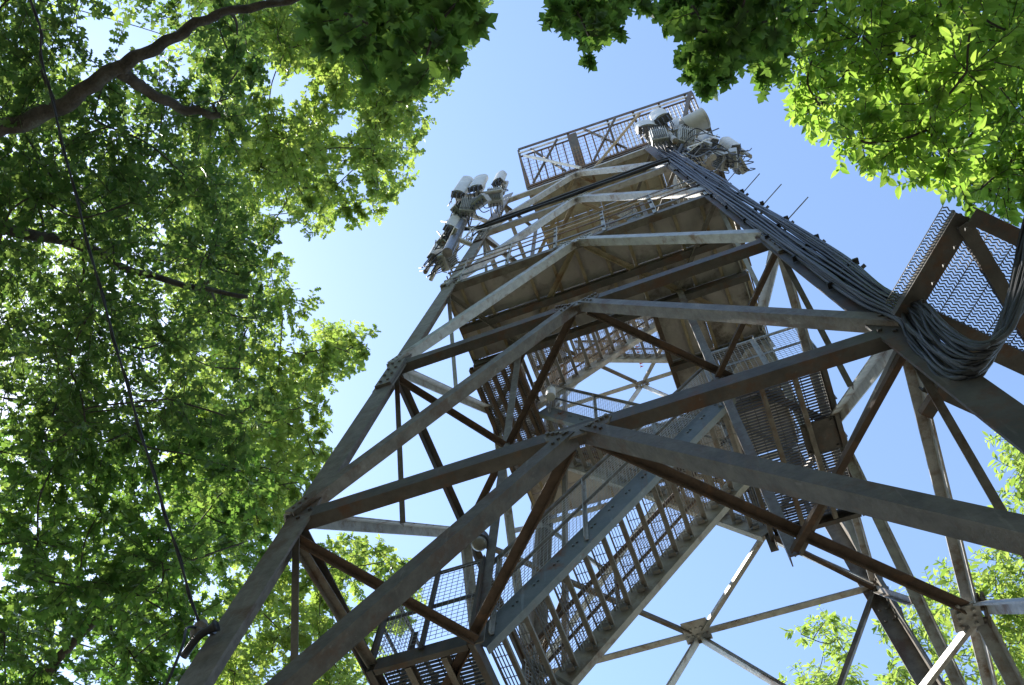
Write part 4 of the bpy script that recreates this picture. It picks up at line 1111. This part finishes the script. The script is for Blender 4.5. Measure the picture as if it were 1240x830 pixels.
CL['behind_low'] = cl('''-6.62 3.35 12.55 0.4 -6.93 2.34 12.08 0.49 -5.61 3.82 12.85 0.53 -7.22 2.63 14.6 0.62 -6.28 2.37 11.18 0.5 -6.15 3.87 12.44 0.38 -7.04 3.12 12.64 0.69 -6.16 1.13 10.99 0.41 -4.25 2.19 12.31 0.31 -5.93 4.04 14.05 0.48 -5 3.16 11.58 0.44 -6.56 1.8 13.27 0.67 -6.62 3.5 13.75 0.49 -5.7 3.91 12.53 0.41 -5.86 0.95 11.74 0.48 -4.92 1.24 12.81 0.52 -5.14 2.22 11.68 0.54 -7.47 2.32 12.6 0.43 -5.74 2.36 15 0.56 -6.37 2.86 14.45 0.41 -4.63 2.65 13.55 0.54 -5.77 2.7 13.35 0.53 -6.05 1.33 13 0.45 -7.98 3.56 13.07 0.58 -5.6 2.88 11.33 0.43 -4.96 2.24 12.33 0.53 -6.22 1.62 11.18 0.65 -6.53 3.03 14.04 0.45 -6.52 2.19 10.94 0.43 -4.78 2.83 13 0.28 -4.07 1.27 12.3 0.42 -5.63 1.64 11.97 0.58 -5.26 3.36 14.13 0.45 -5.95 2.62 12.11 0.7 -6.96 2.96 14.4 0.58 -5.12 1.75 11.62 0.49 -6.73 1.56 12.41 0.53 -6.01 1.89 11.87 0.42 -4.04 1.95 13.06 0.3 -7.52 2.82 12.07 0.28 -7.43 3.03 13.87 0.46 -6.51 4.15 13.85 0.58 -5.02 2.31 11.08 0.67 -6.62 4.53 13.52 0.45 -7.75 2.43 13.74 0.49 -4.65 1.62 13.46 0.29 -7.62 2.76 12.48 0.39 -4.54 2.2 13.58 0.42 -5.65 2.44 14.31 0.65 -7.53 2.34 14.65 0.51 -7 4.18 13.75 0.52 -7.72 3.16 13.3 0.62 -4.91 1.09 11.99 0.42 -5.95 3.21 12.25 0.44 -5.73 1 12.95 0.36 -5.93 2.09 13.58 0.66 -6.74 3.43 12.22 0.43 -6.92 1.63 13.25 0.31 -6.73 3.31 13.24 0.51 -6.69 2.16 12.24 0.41''')
CL['maple_top_left'] = cl('''-0.34 -5.26 7.84 0.35 -0.17 -5.03 8.01 0.31 0.19 -4.98 7.22 0.31 -0.41 -5.15 6.9 0.31 -0.38 -4.95 7.68 0.29 -0.04 -5.19 7.56 0.33 -0.05 -4.77 7 0.29 -0.61 -5.47 7.9 0.28 0.21 -5.11 7.71 0.32 -0.52 -5.1 7.95 0.37 0.06 -5.11 7.63 0.37 -0.08 -4.91 7.86 0.37 -0.23 -4.87 7.61 0.31 -0.27 -5.12 7.94 0.41 -0.46 -5.37 7.89 0.33 -0.25 -5.03 6.7 0.34''')
CL['maple_top'] = cl('''1.98 -4.21 7.67 0.28 1.64 -4.26 7.91 0.31 1 -4.76 7.67 0.27 1.61 -4.52 8.35 0.24 0.86 -4.53 8.88 0.32 1.88 -4.47 8.2 0.25 2.33 -4.39 9.21 0.29 2.01 -4.19 9.08 0.33 1.92 -4.02 8.2 0.34 0.9 -4.86 9.11 0.24 1.52 -4.63 9.22 0.25 1.63 -4.06 8 0.25 1.1 -4.75 9.17 0.37 1.74 -4.23 9.23 0.29 1.35 -4.72 9.28 0.26 1.34 -4.68 7.99 0.27 2.29 -4.11 9.03 0.3 0.89 -4.52 7.65 0.25 1.83 -3.95 9.24 0.35 1.87 -4.56 9.05 0.26 1.92 -4.41 7.49 0.27 2.22 -4.26 9.24 0.26 1.88 -4.36 9.25 0.28 1.81 -4.3 7.65 0.26 0.8 -4.72 9.39 0.25 0.83 -4.71 7.64 0.24 1.6 -4.4 8.11 0.27 1.01 -4.59 8.71 0.28 2.09 -4.32 9.09 0.27 1.24 -4.79 9.16 0.3 1.61 -4.64 8.66 0.25 2.07 -4.08 8.59 0.27 2.15 -3.98 8.71 0.27 1.91 -4.06 8.9 0.27 1.69 -4.47 7.7 0.29 1.94 -4.28 7.85 0.27 0.93 -4.76 9.26 0.25 1.54 -4.54 8.63 0.28 2.37 -4.3 9.11 0.27 1.82 -4.28 8.48 0.25 1.15 -4.74 7.78 0.24 1.65 -4.16 7.64 0.29 2.17 -4.26 8.37 0.24 2.18 -4.43 8.99 0.27''')
CL['elm_right'] = cl('''2.94 -3.47 8.71 0.48 3.93 -2.87 8.46 0.42 3.08 -3.47 7.65 0.49 2.69 -4.03 8.88 0.42 4.22 -2.96 9.67 0.45 2.78 -2.98 9.29 0.47 2.47 -3.69 8.97 0.42 4.29 -3.33 9.54 0.46 3.63 -2.77 9.14 0.43 3.31 -3.65 8.77 0.56 4.13 -3.68 9.84 0.49 3.56 -2.43 8.08 0.28 3.48 -2.56 8.31 0.51 3.09 -2.95 9.01 0.57 2.92 -2.98 7.75 0.45 4.05 -3.62 8.45 0.4 3.38 -2.62 9.24 0.45 3.11 -3.64 9.83 0.46 3.19 -3.96 7.81 0.4 2.83 -4.3 10.02 0.34 3.56 -3.54 8.08 0.58 2.6 -3.17 7.78 0.34 4.33 -2.12 9.43 0.43 3.63 -3.37 7.67 0.34 2.46 -3.36 8.94 0.33 3.59 -2.91 8.26 0.45 3.54 -3.28 9.12 0.44 4.51 -2.95 9.45 0.37 2.73 -4.15 7.78 0.36 3.33 -3.96 9.13 0.47 3.2 -4.13 9.97 0.37 3.59 -2.96 9.44 0.4 3.8 -3.81 8.62 0.37 2.88 -3.39 9.74 0.41 2.44 -4.32 8.08 0.3 4.07 -2.35 9.42 0.48 4.5 -3.61 9.61 0.4 2.9 -3.95 10.23 0.4 3.74 -2.61 8.21 0.45 2.81 -3.79 8.67 0.49 3.68 -2.17 9.58 0.39 2.67 -3.36 10.26 0.37 2.41 -3.23 7.85 0.3 3.57 -3.37 10.03 0.42 2.77 -3.12 10.18 0.39 3.9 -2.1 9.49 0.43 2.7 -3.71 10.26 0.28 4.37 -3.71 9.74 0.33 2.43 -4.1 8.69 0.28 4.36 -2.39 9.25 0.3 2.83 -4.21 8.77 0.33 3.85 -2.96 9.42 0.47 3.92 -3.85 9.9 0.39 4.09 -3.26 9.7 0.48 3.21 -3.11 10.02 0.56 2.87 -3.32 7.76 0.42 3.27 -2.47 8.33 0.29 4.52 -3.17 9.31 0.28 3.9 -3.49 9.84 0.55 4.61 -3.37 9.54 0.39''')
CL['birch_back'] = cl('''1.27 9.22 16.76 0.66 1.9 8.73 17.38 0.69 1.74 8.95 16.39 0.64 2.02 7.74 16.03 0.54 0.9 9.2 15.94 0.75 1.8 7.61 14.83 0.42 2.04 7.87 15.73 0.35 1.15 8.45 14.71 0.44 0.96 8.03 15.28 0.61 0.55 9.51 16.3 0.31 1.81 6.95 15.6 0.39 1.72 9.59 16.54 0.57 1.34 7.19 15.74 0.31 1.46 8.14 15.46 0.67 0.63 8.05 14.88 0.31 0.75 9.06 16.3 0.36''')
CL['ash_back'] = cl('''4.52 5.4 12.92 0.65 2.4 5.78 12.77 0.56 4.93 7.97 14.41 0.67 3.62 6.96 12.55 0.56 3.99 6.23 14.79 0.64 3.16 7.19 14.62 0.62 2.51 7.1 14.09 0.53 3.95 5.19 12.98 0.84 3.45 7.72 15.74 0.84 5.93 7.01 14.82 0.34 3 6.19 12.74 0.89 5.23 7.2 13.69 0.46 4.84 6.21 15.09 0.65 5.52 7.09 14.77 0.88 3.18 6.8 14.9 0.76 4.92 6.71 14.85 0.74 2.35 7.08 12.88 0.32 2.34 8.49 14.87 0.32 4.23 8.24 15.05 0.62 5.53 7.78 14.8 0.73 3.39 4.99 13.02 0.75 4.27 6.95 13.13 0.81 2.71 8.52 14.82 0.67 5.03 6.33 13.87 0.63 4.6 6.15 13.13 0.67 5.11 5.26 12.98 0.5 4.57 4.93 13.14 0.7 5.31 4.81 13.32 0.57 5.24 8.49 14.11 0.5 4.59 6.48 12.79 0.74 4.55 8.72 14.36 0.81 4.25 7.35 14.17 0.7 4.03 5.74 12.7 0.75 3.25 8.65 14.62 0.85''')
CL['ash_side'] = cl('''5.84 5.15 14.09 0.29 4.91 2.98 12.75 0.75 6.28 3.53 14.65 0.29 5.38 3.1 12.96 0.55 5.09 3.84 13.95 0.52 5.77 3.71 14.58 0.6 5.1 4.21 13.19 0.55 5.41 3.87 14.85 0.6 5.53 4.04 13.65 0.52 6.28 3.89 15.17 0.36 5.6 5.28 13.74 0.34 5.09 4.41 14.15 0.64''')

V = Vector
TG = "trees around the tower"
grow_tree("oak_tree", "big oak at upper left with one thick dark limb crossing the corner", "tree", (-8.6, -6.2, 0), (-7.6, -6.0, 8.2), CL['oak_near'], 'oak', 'leaf_a', .088, 600, 1, TG,
          [([V((-5.6, -5.6, 8.3)), V((-4.13, -5.52, 8.5)), V((-3.37, -5.49, 8.75)), V((-2.85, -5.6, 8.9)), V((-2.4, -5.67, 9.1)), V((-1.93, -5.74, 9.27)), V((-1.35, -5.65, 9.46)), V((-.83, -5.67, 9.58))], .095, .018),
           ([V((-2.75, -5.5, 9.05)), V((-2.6, -5.2, 9.3)), V((-2.35, -5.0, 9.5))], .06, .03)])
grow_tree("oak_tree", "leafy oak at left whose dark limb enters halfway up the frame", "tree", (-9.2, -3.4, 0), (-8.3, -3.8, 8.6), CL['oak_mid'], 'oak', 'leaf_a', .085, 620, 2, TG,
          [([V((-6.6, -4.7, 9.2)), V((-5.33, -4.92, 9.53)), V((-4.64, -4.5, 10.02)), V((-4.13, -3.84, 10.29)), V((-3.38, -3.23, 10.6))], .10, .02)])
grow_tree("maple_tree", "shady maple filling the lower left corner below the wire", "tree", (-10.2, 1.2, 0), (-9.2, .6, 8.4), CL['maple_low'], 'maple', 'leaf_b', .085, 600, 3, TG,
          [([V((-7.6, 0.4, 8.6)), V((-6.3, -.6, 8.9)), V((-5.2, -1.0, 9.3))], .09, .03), ([V((-7.4, 1.9, 8.2)), V((-6.2, 1.9, 8.0)), V((-5.0, 1.2, 8.1))], .09, .03)])
grow_tree("ash_tree", "tall light green ash whose sunlit edge faces the tower on the left", "tree", (-11.5, -4.2, 0), (-9.6, -4.0, 12.0), CL['ash_far'], 'oak', 'leaf_c', .095, 720, 4, TG, trunk_r=.26)
grow_tree("ash_tree", "farthest tall ash closing the canopy behind the left oaks", "tree", (-14.5, -1.5, 0), (-13.0, -2.0, 13.0), CL['wall_far'], 'ovate', 'leaf_c', .12, 210, 5, TG, trunk_r=.28)
grow_tree("ash_tree", "bright green ash behind the lower left leg of the tower", "tree", (-9.6, 6.6, 0), (-8.6, 5.2, 9.6), CL['behind_low'], 'oak', 'leaf_c', .10, 820, 6, TG)
grow_tree("maple_tree", "near maple with large dark leaves hanging in at top left of centre", "tree", (-3.0, -11.0, 0), (-2.6, -10.2, 6.8), CL['maple_top_left'], 'maple', 'leaf_b', .112, 760, 7, TG, single=280, trunk_r=.16)
grow_tree("maple_tree", "near maple whose green lobed leaves hang over the top centre", "tree", (3.0, -11.6, 0), (2.6, -10.4, 7.2), CL['maple_top'], 'maple', 'leaf_b', .098, 820, 8, TG, single=280, trunk_r=.16)
grow_tree("elm_tree", "sunlit yellow green elm filling the upper right corner", "tree", (9.2, -5.6, 0), (8.0, -5.2, 8.0), CL['elm_right'], 'ovate', 'leaf_d', .088, 1250, 9, TG,
          [([V((6.2, -4.6, 9.0)), V((4.6, -4.1, 9.6)), V((3.3, -3.7, 9.7))], .07, .015)], single=280)
grow_tree("willow_tree", "small pale tree top seen low between the back leg and bracing", "tree", (1.6, 9.4, 0), (1.5, 9.0, 14.0), CL['birch_back'], 'lance', 'leaf_c', .15, 420, 10, TG, trunk_r=.13)
grow_tree("ash_tree", "leafy ash behind the back leg at lower right", "tree", (5.8, 9.4, 0), (5.2, 8.2, 11.5), CL['ash_back'], 'lance', 'leaf_c', .14, 560, 12, TG)
grow_tree("ash_tree", "ash crown peeking in at the right edge below the cable bridge", "tree", (9.2, 6.4, 0), (7.8, 5.4, 11.0), CL['ash_side'], 'lance', 'leaf_c', .13, 560, 13, TG)

# rest of the wood, added unseen round the clearing to block sky light
rng = np.random.default_rng(77)
Cs, Ds, Ns, Zs = [], [], [], []
bm = new()
for i in range(52):
    a = 2 * math.pi * i / 52 + rng.uniform(-.05, .05)
    d = rng.uniform(10, 15) if math.sin(a) < .1 else rng.uniform(15, 24)
    x, y = d * math.cos(a) * 1.1, d * math.sin(a) - 2.5
    h = rng.uniform(14, 18) if y < 1 else rng.uniform(7, 10)
    tube(bm, [V((x, y, -.2)), V((x + .2, y, h * .5)), V((x, y + .2, h * .85))], [.24, .17, .06], 8)
    n_ = 900
    uu = rng.normal(0, 1, (n_, 3)); uu /= np.linalg.norm(uu, axis=1)[:, None]
    q = uu * rng.uniform(.55, 1, (n_, 1)) * np.array([2.9, 2.9, h * .44]) + np.array([x, y, h * .56])
    Cs.append(q); Ds.append(rng.normal(0, 1, (n_, 3)) * np.array([1, 1, .4])); Ns.append(rng.normal(0, .6, (n_, 3)) + np.array([0, 0, 1])); Zs.append(rng.uniform(.3, .55, n_))
wood_trunks = obj("wood_trunks", bm, 'bark', kind='stuff')
Cs = np.concatenate(Cs); Ds = np.concatenate(Ds); Ns = np.concatenate(Ns); Zs = np.concatenate(Zs)
Ds /= np.linalg.norm(Ds, axis=1)[:, None]
Ns -= Ds * (Ns * Ds).sum(1)[:, None]; Ns /= np.linalg.norm(Ns, axis=1)[:, None]
v, fcs = leaf_geometry('lance')
P = (Cs[:, None, :] + (Ds[:, None, :] * v[None, :, 0:1] + np.cross(Ns, Ds)[:, None, :] * v[None, :, 1:2] * 1.8 + Ns[:, None, :] * v[None, :, 2:3]) * Zs[:, None, None]).reshape(-1, 3)
F_ = (fcs[None] + (np.arange(len(Cs)) * len(v))[:, None, None]).reshape(-1, 3)
me = bpy.data.meshes.new("shading_wood")
me.from_pydata(P.tolist(), [], F_.tolist()); me.materials.append(M['leaf_a'])
o = bpy.data.objects.new("shading_wood", me); COL.objects.link(o); o['kind'] = 'stuff'
tag(o, "leafy wood added out of view round the clearing to hold back sky light", "wood")
wood_trunks.parent = o
